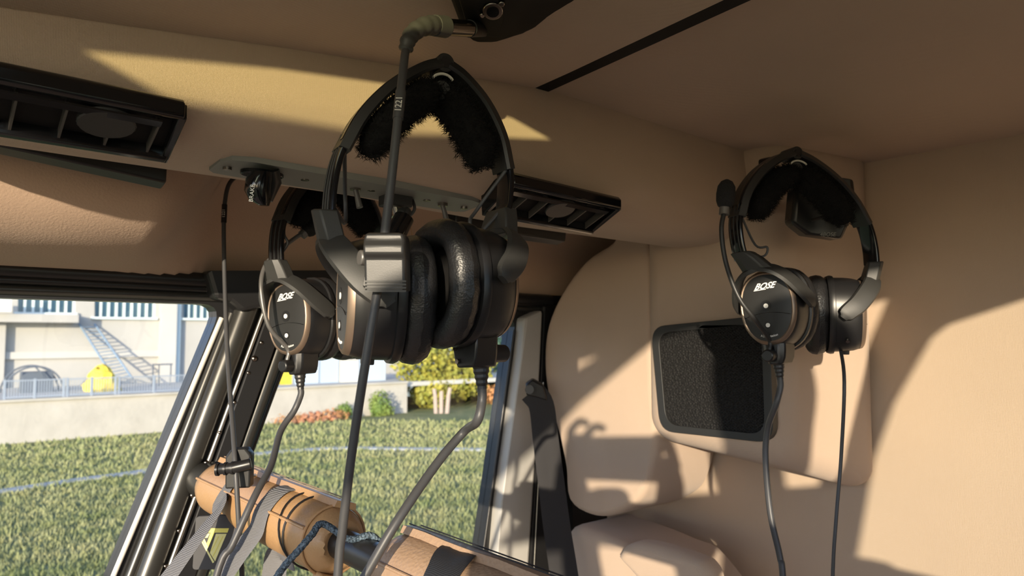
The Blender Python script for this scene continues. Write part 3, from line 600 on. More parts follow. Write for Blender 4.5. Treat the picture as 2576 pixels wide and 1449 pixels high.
for x, y in ((548, 1181), (568, 1179), (586, 1177)): MB().tube([PD(x-3, y, .775), PD(x+3, y, .775)], .0068, 16).build('clamp_ring', 'black', cl, world=True)
# ================================================================== cross tube with leather pads, straps, belt
XT, ZT = .337, -.198
def TT(Y, r=0, a=0): return Vector((XT+r*math.cos(a), Y, ZT+r*math.sin(a)))
tb = MB().tube([(XT, -.30, ZT), (XT, 1.06, ZT)], .0145, 28).build('cross_tube', 'paint'); tag(tb, 'glossy black cross tube between the two leather pads', 'tube')
def leather(name, y0, y1, label, m, puckers):
    e = empty(name, (XT, (y0+y1)/2, ZT-.03), 0, label, 'pad'); n = 40; rg = []
    prof = [(y1, .016), (y1, .026), (y1-.006, .0315), (y1-.02, .033), ((y0+y1)/2, .0335), (y0+.022, .033), (y0+.012, .0325), (y0+.004, .029)]+([(y0-.004, .0245), (y0-.008, .019), (y0-.006, .0152)] if puckers else [(y0, .022), (y0+.001, .0150)])
    for k, (Y, r) in enumerate(prof):
        rg.append([TT(Y, r*(1+(.045*math.sin(j*9.5) if puckers and k >= 8 else 0)+.012*math.sin(j*.9+k*2.1)), 2*math.pi*j/n) for j in range(n)])
    MB().loft(rg).build('cover', m, e, world=True, smooth=70)
    # sewn double flange along the top, towards the camera side
    fl_ = MB(); a0 = R(74); rr = []
    for Y in [y1-.004-(y1-y0-.008)*i/14 for i in range(15)]:
        c = TT(Y, .036, a0); tdir = Vector((math.cos(a0-math.pi/2), 0, math.sin(a0-math.pi/2))); nd = Vector((math.cos(a0), 0, math.sin(a0)))
        rr.append([c+tdir*x+nd*(z+.0006*math.sin(Y*260)) for x, z in ((-.012, -.005), (-.0105, .0012), (0, .0022), (.0105, .0012), (.012, -.005))])
    fl_.loft(rr); fo = fl_.build('flange', m, e, world=True, smooth=40)
    for x in (-.006, .006):
        MB().tube([TT(Y, .0392, a0)+Vector((math.cos(a0-math.pi/2), 0, math.sin(a0-math.pi/2)))*x+Vector((0, 0, .0002)) for Y in [y1-.006-(y1-y0-.014)*i/24 for i in range(25)]], .0006, 5).build('stitching', 'tan2' if m == 'tan' else 'dkweb', fo, world=True)
    MB().tube([TT(Y, .0345, R(152)) for Y in (y1-.01, y0+.01)], .0016, 8).build('piping', m, e, world=True)
    if puckers:
        MB().tube([TT(y0+.010, .0332, 2*math.pi*j/40) for j in range(41)], .0014, 8).build('piping', m, e, world=True)
        MB().plate([TT(y0+.0, .031, R(235)), TT(y0+.0, .031, R(262)), TT(y0-.006, .040, R(262)), TT(y0-.006, .038, R(238))], (0, 1, 0), .02).build('loose_tab', m, e, world=True, bevel=.002)
    return e
leather('leather_pad', .660, 1.0, 'tan leather pad laced around the cross tube beside the slanted post', 'tan', True)
leather('leather_pad', .10, .548, 'light brown leather pad with dark stitching around the cross tube', 'tan2', False)
# elastic loops round the far pad
for a_, b_, lb in ((.735, .700, 'thin dark elastic loop slanting around the tan leather pad'), (.712, .706, 'thin dark elastic loop straight around the tan leather pad edge')):
    MBt = MB().tube([TT(a_+(b_-a_)*(1-math.cos(2*math.pi*j/36))/2, .0350, 2*math.pi*j/36+R(90)) for j in range(37)], .0010, 6).build('elastic_loop', 'black'); tag(MBt, lb, 'elastic loop')
def ribbon(name, pts, nrm, w, m, parent=None, th=.0012):
    pts = smoothp(pts, 5); N = len(pts); rg = []
    for i, p in enumerate(pts):
        t = (pts[min(i+1, N-1)]-pts[max(i-1, 0)]).normalized(); n_ = Vector(nrm(i/(N-1)) if callable(nrm) else nrm); sd = t.cross(n_).normalized(); n2 = sd.cross(t).normalized()
        rg.append([p+sd*(x*w/2)+n2*(z*th) for x, z in ((-1, 0), (-.55, .6), (-.2, .35), (.2, .35), (.55, .6), (1, 0), (.9, -.8), (-.9, -.8))])
    return MB().loft(rg).build(name, m, parent, world=parent is not None, smooth=50)
# harness webbing
s1 = ribbon('harness_strap', [TT(.875, .036, R(85)), TT(.880, .0365, R(130)), TT(.882, .037, R(170)), PD(552, 1276, .834), PD(507, 1340, .804), PD(447, 1420, .778), PD(385, 1510, .76), PD(315, 1640, .75)], lambda t: TT(.88, 1, R(85+min(1, t*2.6)*70))-TT(.88)-f0*.5*t, .026, 'web')
tag(s1, 'grey harness webbing draped over the tan pad down past the dark tag', 'strap', 'harness webbing')
s2 = ribbon('harness_strap', [TT(.768, .036, R(70)), TT(.768, .0365, R(110)), TT(.766, .037, R(150)), TT(.765, .0385, R(178)), PD(640, 1340, .762), PD(595, 1400, .755), PD(545, 1475, .75), PD(450, 1640, .74)], lambda t: TT(.77, 1, R(80+min(1, t*2.2)*75))-TT(.77)-f0*.5*t, .028, 'web')
tag(s2, 'grey harness webbing wrapped over the middle of the tan pad', 'strap', 'harness webbing')
s3 = ribbon('harness_strap', [TT(.745, .034, R(255)), PD(700, 1395, .80), PD(690, 1440, .80), PD(680, 1520, .80)], -f0, .026, 'web'); tag(s3, 'grey webbing end hanging straight down below the tan pad', 'strap', 'harness webbing')
s4 = ribbon('pad_strap', [TT(.47, .0345, R(55)), TT(.465, .0352, R(85)), TT(.455, .0352, R(115)), TT(.45, .0352, R(145)), TT(.445, .0352, R(180)), TT(.44, .0352, R(215))], lambda t: TT(.45, 1, R(55+t*160))-TT(.45), .038, 'dkweb'); tag(s4, 'dark webbing strap wrapped around the light brown leather pad', 'strap')
# braided cord
bc = MB(); pth = smoothp([TT(.60, .0165, R(20)), TT(.605, .0175, R(80)), TT(.615, .019, R(130)), PD(812, 1318, .665), PD(785, 1345, .655), PD(755, 1380, .65), PD(715, 1425, .645), PD(670, 1490, .64)], 10)
rr = []
for i, (p, a_, b_) in enumerate(frames(pth)): rr.append([p+a_*(math.cos(2*math.pi*j/12)*.0031*(1+.10*math.sin(j*2.1+i*1.9)))+b_*(math.sin(2*math.pi*j/12)*.0031*(1+.10*math.sin(j*2.1+i*1.9))) for j in range(12)])
M['para'] = mat('braided_cord', (.02, .035, .05), .6, bump=[('voronoi', 600, .8, .001)], var=(500, (.12, .17, .22), .1))
bc.loft(rr); tag(bc.build('braided_cord', 'para', smooth=60), 'dark blue braided cord looped over the black cross tube', 'cord')
# bracket on the post and white tie
br = empty('tube_bracket', PY(525, 1215, YS-.025), 0, 'grey metal bracket fixing the cross tube to the slanted post', 'bracket')
MB().plate([PY(x, y, YS-.026) for x, y in ((532, 1160), (546, 1166), (560, 1188), (530, 1198), (522, 1215), (530, 1240), (535, 1252), (494, 1256), (515, 1205))], (0, -1, 0), .004).build('plate', 'satin', br, world=True, bevel=.001)
MB().tube(smoothp([PY(x, y, YS-.05) for x, y in ((492, 1218), (512, 1228), (528, 1205), (545, 1196))], 5), .0014, 8).build('tie', 'white', br, world=True)
MB().tube(smoothp([PY(x, y, YS-.05) for x, y in ((496, 1232), (515, 1222), (522, 1236), (532, 1252))], 5), .0014, 8).build('tie', 'white', br, world=True)
MB().tube([(XT, 1.0, ZT), (XT, 1.075, ZT)], .024, 24).build('socket', 'satin', br, world=True)
for x, y in ((519, 1164), (501, 1205), (484, 1246)): rivet(x, y, .0036)
# key tag
tg = empty('luggage_tag', PD(540, 1365, .80), 0, 'dark grey tag with a yellow emblem hanging between the harness straps', 'tag')
TD = .852
P_ = lambda x, y, d=0: PD(x, y, TD-d)
MB().plate(rounded([P_(493, 1300), P_(568, 1296), P_(592, 1312), P_(592, 1378), P_(586, 1432), P_(484, 1433)], .004, 3), FWD, .003).build('card', 'tagm', tg, world=True, smooth=0)
MB().tube([P_(535, 1310, .001), P_(537, 1298, .002), P_(543, 1285, -.01)], .0012, 8).build('ring', 'metal', tg, world=True)
MB().tube([P_(537+5*math.cos(q/2), 1308+5*math.sin(q/2), .0008) for q in range(13)], .0008, 6).build('eyelet', 'metal', tg, world=True)
M['pale'] = mat('pale_yellow_print', (.80, .78, .35), .6)
for k, poly in enumerate((((522, 1329), (576, 1329), (572, 1340), (517, 1340)), ((543, 1343), (570, 1343), (541, 1412), (528, 1391)), ((530, 1340), (540, 1340), (524, 1377), (519, 1370)), ((516, 1342), (528, 1342), (522, 1353), (509, 1353)), ((508, 1355), (513, 1353), (524, 1376), (521, 1382)), ((506, 1362), (509, 1360), (539, 1414), (535, 1417)))):
    MB().plate([P_(x, y, .0004) for x, y in poly], FWD, .0006).build('emblem', 'yellow' if k in (0, 2) else 'pale', tg, world=True, smooth=0)
for x0, y0, x1, y1 in ((548, 1350, 530, 1386), (559, 1350, 534, 1400)):
    MB().plate([P_(x0, y0, .0007), P_(x0+2.2, y0, .0007), P_(x1+2.2, y1, .0007), P_(x1, y1, .0007)], FWD, .0003).build('emblem', 'yellow', tg, world=True, smooth=0)
# seat belt by the rear window post
bl_ = empty('seat_belt', PD(1345, 975, 1.33), 0, 'black seat belt hanging beside the rear window post', 'seat belt')
ribbon('webbing', [PD(1338, 985, 1.33), PD(1362, 1020, 1.325), PD(1372, 1100, 1.31), PD(1385, 1200, 1.28), PD(1400, 1320, 1.24), PD(1418, 1440, 1.19), PD(1432, 1560, 1.15), PD(1445, 1900, 1.05)], -f0+RIGHT*.1, .046, 'belt', bl_)
MB().plate([PD(x, y, 1.325) for x, y in ((1322, 968), (1340, 955), (1368, 970), (1378, 1010), (1348, 1000), (1324, 995))], FWD, .03).build('guide', 'black', bl_, world=True, bevel=.003)
MB().cyl(PD(1332, 980, 1.32), PD(1332, 980, 1.31), .008, n=16).build('bolt', 'black', bl_, world=True)
# speaker grille on the box
sp = empty('speaker_grille', PX(1790, 960, XB), 0, 'black mesh speaker grille with a dark rim on the beige box', 'speaker')
o_ = rounded([PX(1637, 822, XB-.006), PX(1935, 792, XB-.006), PX(1946, 1116, XB-.006), PX(1660, 1084, XB-.006)], .028, 6); cc = sum(o_, Vector())/len(o_)
i_ = [cc+(p-cc)*.87 for p in o_]
MB().plate(o_, (1, 0, 0), .014, [i_]).build('rim', 'char', sp, world=True, bevel=.003, seg=3)
i2_ = [p+Vector((.004, 0, 0)) for p in i_]
MB().plate(i2_, (1, 0, 0), .005).build('mesh', 'mesh', sp, world=True, smooth=0)
# woven strands: raised knots across the mesh
wv = MB(); ymin, ymax = min(p.y for p in i_), max(p.y for p in i_); zmin, zmax = min(p.z for p in i_), max(p.z for p in i_)
def inside(y, z):
    c = False; L = i_
    for k in range(len(L)):
        a_, b_ = L[k-1], L[k]
        if (a_.z > z) != (b_.z > z) and y < (b_.y-a_.y)*(z-a_.z)/(b_.z-a_.z)+a_.y: c = not c
    return c
r_ = 0; z = zmin
while z < zmax:
    y = ymin+(.003 if r_ % 2 else 0)
    while y < ymax:
        if inside(y, z): x = XB-.0022; wv.add([(x+.0012, y-.0026, z), (x, y, z+.0014), (x+.0012, y+.0026, z), (x, y, z-.0014), (x-.0012, y, z)], [[0, 4, 1], [1, 4, 2], [2, 4, 3], [3, 4, 0]])
        y += .006
    z += .0021; r_ += 1
wo = wv.build('woven_strands', 'black', sp, world=True, smooth=0); wo['kind'] = 'stuff'
# rear seats below
def seat(outline, X, label, m='fabric', nm='rear_seat'):
    o = pad(outline, X, .14, .020, m, nm, None); tag(o, label, 'seat'); return o
seat([(1300, 1600), (1345, 1500), (1380, 1420), (1432, 1328), (1480, 1338), (1545, 1362), (1610, 1392), (1690, 1440), (1730, 1600)], .93, 'beige rear seat back rising beside the seat belt', nm='rear_seat')
hr = pad([(1548, 1400), (1565, 1375), (1600, 1366), (1660, 1378), (1740, 1405), (1772, 1425), (1790, 1470), (1800, 1600), (1640, 1600), (1600, 1470)], .905, .032, .018, 'fabric', 'headrest', None); tag(hr, 'beige padded headrest in front of the rear seat back', 'headrest')
# ================================================================== outside
GR = lambda Y: -2.1-max(0, Y-3)*.0567
mg = M['grass'] = mat('grass', (.16, .18, .065), .9, spec=.2, var=(1.1, (.29, .28, .125), .22), bump=[('noise', 9, 1.0, .08), ('noise', 40, 1.0, .03)])
M['blade'] = mat('grass_blade', (.19, .225, .08), .7, spec=.3, var=(.9, (.36, .345, .16), .2))
ys = [-40, 3, 12, 30.2, 38]; gxs = [-60, -20, -5, 10, 25, 45, 90]; gm = MB()
gm.add([(x, y, GR(y) if y < 31 else GR(30)) for y in ys for x in gxs], [[j*7+i, j*7+i+1, j*7+i+8, j*7+i+7] for j in range(4) for i in range(6)])
struct(gm.build('ground', 'grass', smooth=0))
gb = MB(); vs_, fs_ = [], []
for _ in range(52000):
    px = random.uniform(-60, 1330); py = 1449+40-(random.random()**.8)*430
    v = ray(px, py); d0 = (2.1-3*.0567)/(-v.z-.0567*v.y) if (-v.z-.0567*v.y) > 0 else 0
    if d0 <= 0 or v.y*d0 > 29.5: continue
    p = v*d0; p.z = GR(p.y); k = d0/8*random.uniform(.7, 1.5); hgt = random.uniform(.03, .07)*(.6+.4*k); w_ = .010*k; a = random.uniform(0, 6.28); t = Vector((math.cos(a), math.sin(a), 0)); ln = Vector((random.uniform(-.5, .5), random.uniform(-.5, .5), 1))
    n = len(vs_); vs_ += [p-t*w_, p+t*w_, p+ln*hgt]; fs_.append([n, n+1, n+2])
gb.v = vs_; gb.f = fs_; go = gb.build('grass', 'blade', smooth=0); tag(go, 'short patchy green grass blades on the field outside', 'grass', kind='stuff')
def GP(px, py):
    v = ray(px, py); d = (2.1-3*.0567)/(-v.z-.0567*v.y); p = v*d; p.z = GR(p.y); return p
# painted landing circle
ln = smoothp([GP(x, y) for x, y in ((-250, 1275), (0, 1240), (180, 1213), (350, 1190), (560, 1155), (720, 1138), (860, 1130), (1050, 1132), (1300, 1136), (1600, 1160))], 6); ring = []
M['line'] = mat('worn_white_paint', (.34, .34, .31), .9, var=(3, (.48, .48, .45), .2))
for i, p in enumerate(ln):
    t = (ln[min(i+1, len(ln)-1)]-ln[max(0, i-1)]).normalized(); n_ = Vector((-t.y, t.x, 0)).normalized()
    ring.append([p+n_*x+Vector((0, 0, z)) for x, z in ((-.16, .0), (-.14, .045), (.14, .045), (.16, .0))])
tag(MB().loft(ring).build('landing_circle', 'line', smooth=0), 'worn pale landing circle line curving across the grass', 'painted line')
# retaining wall
YWL = 30; zt = -2.23; zf = GR(30)
M['conc'] = mat('concrete', (.40, .37, .315), .9, var=(1.2, (.50, .465, .40), .25), bump=[('noise', 6, .4, .03)])
M['conc2'] = mat('pale_concrete', (.46, .44, .40), .9, var=(.6, (.52, .50, .45), .25))
wm = MB(); xx0, xx1 = -12, PY(1010, 1040, YWL).x+.3
wm.box(((xx0+xx1)/2, YWL+.2, (zt+zf)/2-.1), (xx1-xx0, .4, zt-zf+.2)); wo = wm.build('wall_retaining', 'conc', smooth=0); struct(wo)
xk = xx0
cpm = MB().box(((xx0+xx1)/2, YWL+.18, zt+.03), (xx1-xx0, .56, .08)).build('coping', 'conc', wo, smooth=0)
struct(MB().box((15, 45, zt-.1), (110, 29.2, .2)).build('ground_upper', 'conc2', smooth=0))
# railing on the wall
M['rail_m'] = mat('galvanised', (.38, .42, .47), .5, metal=.4)
def railing(pxa, pxb, y0, y1, nb, lb):
    a, c = PY(pxa, y0, YWL+.2), PY(pxb, y1, YWL+.2); e = empty('railing', (a.x, YWL+.2, zt+.07), 0, lb, 'railing'); hh = .62; z0 = zt+.07
    for zz in (z0+.06, z0+hh): MB().box(((a.x+c.x)/2, YWL+.2, zz), (c.x-a.x, .04, .04)).build('rail', 'rail_m', e, world=True, smooth=0)
    bm0 = None
    for k in range(nb):
        X = a.x+(c.x-a.x)*(k+.5)/nb
        if bm0 is None: bm0 = MB().box((0, 0, 0), (.022, .02, hh-.04)).build('baluster', 'rail_m', e, smooth=0); o = bm0
        else: o = bm0.copy(); COL.objects.link(o)
        o.location = e.matrix_basis.inverted() @ Vector((X, YWL+.2, z0+hh/2))
    for X in (a.x, (a.x+c.x)/2, c.x): MB().box((X, YWL+.2, z0+hh/2), (.07, .06, hh+.1)).build('post', 'rail_m', e, world=True, smooth=0)
railing(10, 160, 1000, 990, 22, 'galvanised railing on the concrete wall in front of the arched frame')
railing(168, 290, 1000, 990, 18, 'galvanised railing on the concrete wall in front of the yellow sheet')
railing(298, 470, 1000, 990, 26, 'galvanised railing on the concrete wall right of the ladder foot')
# building
YF = 38; bd = empty('building', (0, YF, zt), 0, 'pale concrete building with blue-green windows behind the railing', 'building')
M['bwall'] = mat('pale_render', (.38, .365, .33), .9, var=(.35, (.45, .43, .39), .3), bump=[('noise', 2, .3, .05)])
M['bglass'] = mat('blue_green_glazing', (.10, .20, .26), .25); M['mull'] = mat('window_mullion', (.60, .68, .66), .6)
bx0, bx1 = -16, PY(1005, 940, YF).x
FQ = lambda x, y, dy=0: PY(x, y, YF+dy)
wins = [(45, 190, 700, 785), (238, 392, 700, 797), (462, 640, 700, 800), (700, 760, 700, 830)]
holes = [[FQ(a, c), FQ(b_, c), FQ(b_, d+(.0)), FQ(a, d)] for a, b_, c, d in wins]
for hl in holes: hl[0].z = hl[1].z = 2.6; hl[2].z = hl[3].z = min(hl[2].z, hl[3].z)
MB().plate([(bx0, YF, zt-.2), (bx1, YF, zt-.2), (bx1, YF, 6), (bx0, YF, 6)], (0, 1, 0), .6, holes).build('wall', 'bwall', bd, world=True, smooth=0)
for hl in holes:
    x0_, x1_, z0_, z1_ = hl[0].x, hl[1].x, hl[2].z, hl[0].z
    wo_ = MB().box(((x0_+x1_)/2, YF+.35, (z0_+z1_)/2), (x1_-x0_, .05, z1_-z0_)).build('window', 'bglass', bd, world=True, smooth=0)
    n = max(3, int((x1_-x0_)/.30)); m0 = None
    for k in range(n+1):
        X = x0_+(x1_-x0_)*k/n; MB().box((X, YF+.2, (z0_+z1_)/2), (.09, .16, z1_-z0_)).build('mullion', 'mull', wo_, world=True, smooth=0)
    MB().box(((x0_+x1_)/2, YF-.02, z0_-.05), (x1_-x0_+.2, .3, .10)).build('sill', 'mull', bd, world=True, smooth=0)
def fbox(x0, x1, y0, y1, dy, th, m, nm): 
    p, q = FQ(x0, y0, dy), FQ(x1, y1, dy); return MB().box(((p.x+q.x)/2, YF+dy, (p.z+q.z)/2), (abs(q.x-p.x), th, abs(p.z-q.z))).build(nm, m, bd, world=True, smooth=0)
fbox(410, 436, 600, 985, -.25, .5, 'conc2', 'pilaster'); fbox(441, 449, 600, 965, -.15, .25, 'mull', 'shadow_strip')  # narrow strip added where only the pilaster's shadow falls
fbox(-200, 192, 786, 812, -.5, 1.0, 'bwall', 'shadow_slab'); fbox(-100, 6, 812, 1005, -.2, .3, 'bwall', 'shadow_board'); fbox(-40, 26, 752, 784, -1.2, .4, 'white', 'floodlight')  # slab and board added where only shadow lies on the wall
fbox(8, 405, 886, 897, -.05, .2, 'conc2', 'ledge')
# ladder leaning on the building
ld = empty('ladder', FQ(310, 960, -2), 0, 'long blue-grey ladder leaning against the pale concrete building', 'ladder'); M['lad'] = mat('ladder_metal', (.22, .30, .38), .5, metal=.3)
ra = [(PY(293, 962, YF-2.2), PY(199, 815, YF-.08)), (PY(333, 952, YF-2.2), PY(238, 815, YF-.08))]
for a, c in ra: MB().tube([a, c], .045, 8).build('rail', 'lad', ld, world=True)
for k in range(1, 18): t = k/18; MB().tube([ra[0][0].lerp(ra[0][1], t), ra[1][0].lerp(ra[1][1], t)], .026, 6).build('rung', 'lad', ld, world=True)
# arched frame, dark filler for tarp and shade, yellow sheet, trestle
af = empty('arched_frame', PY(85, 1000, 34), 0, 'grey arched tunnel frame behind the railing', 'frame'); M['dkgrey'] = mat('dark_tarp', (.10, .12, .15), .8)
def arch(dy): c = PY(85, 1010, 34); r = abs(PY(160, 1010, 34).x-PY(10, 1010, 34).x)/2; return [Vector((c.x+r*math.cos(R(q)), 34+dy, zt+r*1.04*math.sin(R(q)))) for q in range(0, 181, 10)]
for dy in (0, 1.2): MB().tube(arch(dy), .035, 8).build('hoop', 'dkgrey', af, world=True)
MB().tube([arch(0)[9], arch(1.2)[9]], .03, 8).build('ridge', 'dkgrey', af, world=True); MB().tube([arch(0)[9], arch(0)[6]-Vector((0, 0, .5))], .03, 8).build('brace', 'dkgrey', af, world=True)
cr = PY(90, 1000, 34.6); tag(MB().loft([[cr+Vector((x*(1-.04*k), y, 0)) for x, y in ((-.55, -.4), (.55, -.4), (.55, .4), (-.55, .4))] for k in (0,)]+[[Vector((cr.x+x, cr.y+y, zt+.80)) for x, y in ((-.52, -.38), (.52, -.38), (.52, .38), (-.52, .38))]]).build('shade_filler', 'dkgrey', smooth=0, bevel=.03), 'dark grey crate for tarp and shade under the arched frame', 'filler')  # dark box added for the tarp and the shadow behind it
M['ysheet'] = mat('yellow_sheet', (.70, .52, .05), .6, bump=[('noise', 4, 1, .1)])
def lump(name, px, py, Yd, rx, ry, rz, m, label, cat, seed, z0=zt, amp=.25):
    random.seed(seed); c = PY(px, py, Yd); rg = []
    for k in range(7):
        q = k/6*math.pi/2; rg.append([Vector((c.x+rx*math.cos(2*math.pi*j/18)*math.cos(q)*(1+random.uniform(-amp, amp)), Yd+ry*math.sin(2*math.pi*j/18)*math.cos(q)*(1+random.uniform(-amp, amp)), z0-.05+rz*math.sin(q)*(1+random.uniform(-amp, amp)*.5))) for j in range(18)])
    o = MB().loft(rg).build(name, m, smooth=30)
    if label: tag(o, label, cat)
    return o
lump('yellow_sheet', 256, 990, 33.5, .62, .5, 1.05, 'ysheet', 'bright yellow plastic sheet heaped behind the railing', 'sheet', 3)
te = empty('trestle', PY(402, 960, 35), 0, 'thin grey metal trestle beside the white pilaster', 'trestle')
for x in (383, 398, 428): p = PY(x, 990, 35); MB().tube([Vector((p.x, 35, zt)), Vector((p.x, 35, zt+.95))], .03, 8).build('leg', 'dkgrey', te, world=True)
a, c = PY(381, 990, 35), PY(432, 990, 35); MB().tube([Vector((a.x, 35, zt+.95)), Vector((c.x, 35, zt+.95))], .03, 8).build('bar', 'dkgrey', te, world=True)
# lower yard seen through the rear window: fence panels, brick heap, bushes, trees, posts
M['fence'] = mat('pale_blue_mesh_fence', (.42, .50, .58), .7); M['cream'] = mat('cream_board', (.72, .68, .55), .8)
yf = empty('yard_fence', PY(850, 960, 32.5), 0, 'pale blue yard fence on the concrete wall behind the rear window', 'fence')
for k, (x0, x1, m, h_) in enumerate(((640, 700, 'fence', 1.0), (700, 735, 'ysheet', .7), (738, 800, 'fence', 1.2), (802, 850, 'fence', 1.1), (852, 900, 'cream', 1.0), (902, 968, 'fence', 1.2))):
    p, q = PY(x0, 960, 32.5), PY(x1, 960, 32.5); MB().box(((p.x+q.x)/2, 32.5, zt+h_/2), (q.x-p.x-.03, .06, h_)).build('panel', m, yf, world=True, smooth=0)
    MB().tube([Vector((q.x, 32.45, zt)), Vector((q.x, 32.45, zt+h_+.15))], .03, 6).build('post', 'rail_m', yf, world=True)
M['leafy'] = mat('yellow_green_leaves', (.17, .20, .03), .7, var=(1.5, (.42, .36, .05), .2)); M['leafd'] = mat('dark_green_leaves', (.03, .07, .05), .7, var=(1.2, (.07, .14, .08), .2))
M['leafg'] = mat('green_leaves', (.09, .17, .03), .7, var=(2, (.22, .28, .05), .2)); M['dry'] = mat('dry_grass', (.42, .27, .10), .8, var=(2, (.50, .20, .09), .2)); M['bark'] = mat('bark', (.16, .12, .09), .9)
def foliage(e, blobs, n, size, m, seed, name='crown'):
    random.seed(seed); vs_, fs_ = [], []
    for c, r in blobs:
        for _ in range(n):
            d = Vector([random.gauss(0, 1) for _ in range(3)]).normalized(); p = Vector(c)+Vector((d.x*r[0], d.y*r[1], d.z*r[2]))*random.uniform(.55, 1.08); a = Vector([random.gauss(0, 1) for _ in range(3)]).normalized(); b_ = a.cross(d).normalized() if a.cross(d).length > .01 else a
            s_ = size*random.uniform(.6, 1.4); k = len(vs_); vs_ += [p-a*s_*.5, p+b_*s_*.4, p+a*s_*.6, p-b_*s_*.4]; fs_.append([k, k+1, k+2, k+3])
    mb_ = MB(); mb_.v = vs_; mb_.f = fs_; o = mb_.build(name, m, e, world=True, smooth=0); o['kind'] = 'stuff'; return o
def tree(px, Yd, hgt, blobs, n, size, m, seed, label, nm='tree', zb=None, tr=.12):
    b_ = PY(px, 1030, Yd); zb = GR(30) if zb is None else zb; e = empty(nm, (b_.x, Yd, zb), 0, label, 'tree' if nm == 'tree' else 'bush')
    MB().tube([Vector((b_.x, Yd, zb-.1)), Vector((b_.x+.1, Yd, zb+hgt*.55))], [tr, tr*.6], 8).build('trunk' if nm == 'tree' else 'stem', 'bark', e, world=True)
    foliage(e, [((b_.x+x, Yd+y, zb+z), r) for x, y, z, r in blobs], n, size, m, seed); return e
tree(1110, 31.5, 4, [(-1.2, 0, 2.4, (1.5, 1.2, 1.5)), (.4, 0, 3.0, (1.9, 1.4, 1.9)), (1.9, .2, 2.0, (1.5, 1.2, 1.6)), (-.9, -.4, .9, (1.2, .9, .9)), (.9, 0, 1.4, (1.6, 1.2, 1.1))], 1500, .20, 'leafy', 11, 'yellow-green autumn tree beyond the landing circle')
tree(1250, 36, 6, [(0, 0, 2.0, (1.9, 1.5, 2.2)), (1.8, 0, 2.6, (1.9, 1.5, 2.8)), (3.8, 0, 2.0, (1.9, 1.5, 2.4))], 1500, .26, 'leafd', 12, 'broad dark green conifer behind the yellow-green tree')
tree(1262, 31, 1, [(0, 0, .5, (1.3, .8, .55)), (1.4, 0, .5, (1.0, .8, .5))], 700, .16, 'dry', 15, 'dry orange shrub at the foot of the dark conifer', 'bush', tr=.04)
tree(955, 29.3, .8, [(0, 0, .55, (.50, .45, .62)), (.15, 0, .25, (.55, .45, .3))], 700, .11, 'leafg', 13, 'small round green bush in front of the concrete wall', 'bush', tr=.03)
tree(866, 29.4, .6, [(0, 0, .3, (.45, .4, .42))], 500, .10, 'leafg', 14, 'low grey-green weed beside the brick rubble heap', 'bush', tr=.02)
e = empty('rubble_heap', GP(790, 1058), 0, 'heap of red bricks and dry weeds at the foot of the wall', 'rubble'); M['brick'] = mat('brick_red', (.42, .17, .09), .9, var=(3, (.50, .26, .14), .2)); random.seed(5); c = PY(785, 1050, 29.0); bm_ = None
for k in range(70):
    u_ = random.uniform(-1, 1); o = None
    if bm_ is None: bm_ = MB().box((0, 0, 0), (.26, .13, .09)).build('brick', 'brick', e, smooth=0); o = bm_
    else: o = bm_.copy(); COL.objects.link(o)
    o.location = Vector((c.x+u_*1.15, 28.8+random.uniform(-.35, .35), GR(28.8)+.03+max(0, (1-abs(u_)))*.42*random.random()))-Vector(e.location); o.rotation_euler = (random.uniform(-.5, .5), random.uniform(-.5, .5), random.uniform(0, 3))
foliage(e, [((c.x-.9, 28.9, GR(29)+.15), (.9, .4, .28)), ((c.x+.8, 28.9, GR(29)+.2), (.8, .4, .3))], 350, .09, 'dry', 6, 'weeds')
for px, lean_, lb in ((1097, -.10, 'grey wooden post leaning left beneath the yellow-green tree'), (1110, 0, 'upright grey wooden post between two leaning posts'), (1124, .14, 'tallest grey wooden post leaning right beneath the yellow-green tree')):
    b_ = GP(px, 1040); M.setdefault('wood', mat('weathered_wood', (.42, .33, .28), .9, bump=[('Z', 3, .5, .02)])); tag(MB().tube([b_-Vector((0, 0, .1)), b_+RIGHT*lean_*.5+Vector((0, 0, .8)), b_+RIGHT*lean_+Vector((0, 0, 1.0+abs(lean_)))], [.10, .09, .08], 8).build('wooden_post', 'wood'), lb, 'post')
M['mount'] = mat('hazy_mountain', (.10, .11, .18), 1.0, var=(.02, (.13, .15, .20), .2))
mt = MB(); P0 = [(-400, 20), (-200, 26), (60, 22), (150, 19), (260, 17), (330, 22), (420, 30), (600, 26), (900, 15)]
mt.loft([[(x, 300, -5), (x+20, 300, z*1.0), (x, 380, -5)] for x, z in P0], True); struct(mt.build('mountain', 'mount', smooth=0))
# ================================================================== near side of the cabin (behind the camera)
YN = -.34
wr2 = struct(empty('wall_right'))
def near(px, py, X):
    p = PX(px, py, X); q = p+SUN*((YN-p.y)/SUN.y); return Vector((q.x, YN, q.z))
bandR = [near(2235, 745, XW), near(2190, 850, XW), near(2100, 1130, 1.12), near(2020, 1365, XW)]
cl_ = [near(2330, 818, XW), near(2290, 850, XW), near(2200, 1010, XW), near(2150, 1150, XW), near(2108, 1395, XW)]
zl = .240
win = cl_+[near(2185, 1405, XW), near(2250, 1450, XW), near(2420, 1560, XW), near(2700, 1600, XW), Vector((.80, YN, .18)), near(2700, 700, XW), near(2576, 735, XW)]
tip = Vector((.33, YN, zl))
out = [tip]+bandR+[Vector((.04, YN, -.30)), Vector((.02, YN, -.95)), Vector((1.15, YN, -.95)), Vector((1.15, YN, zl))]
MB().plate(out, (0, -1, 0), .03, [win]).build('side_panel', 'fabric', wr2, smooth=0)
MB().box((.185, YN-.015, (zl+.33)/2), (1.97, .03, .33-zl)).build('roof_edge', 'fabric', wr2, smooth=0)
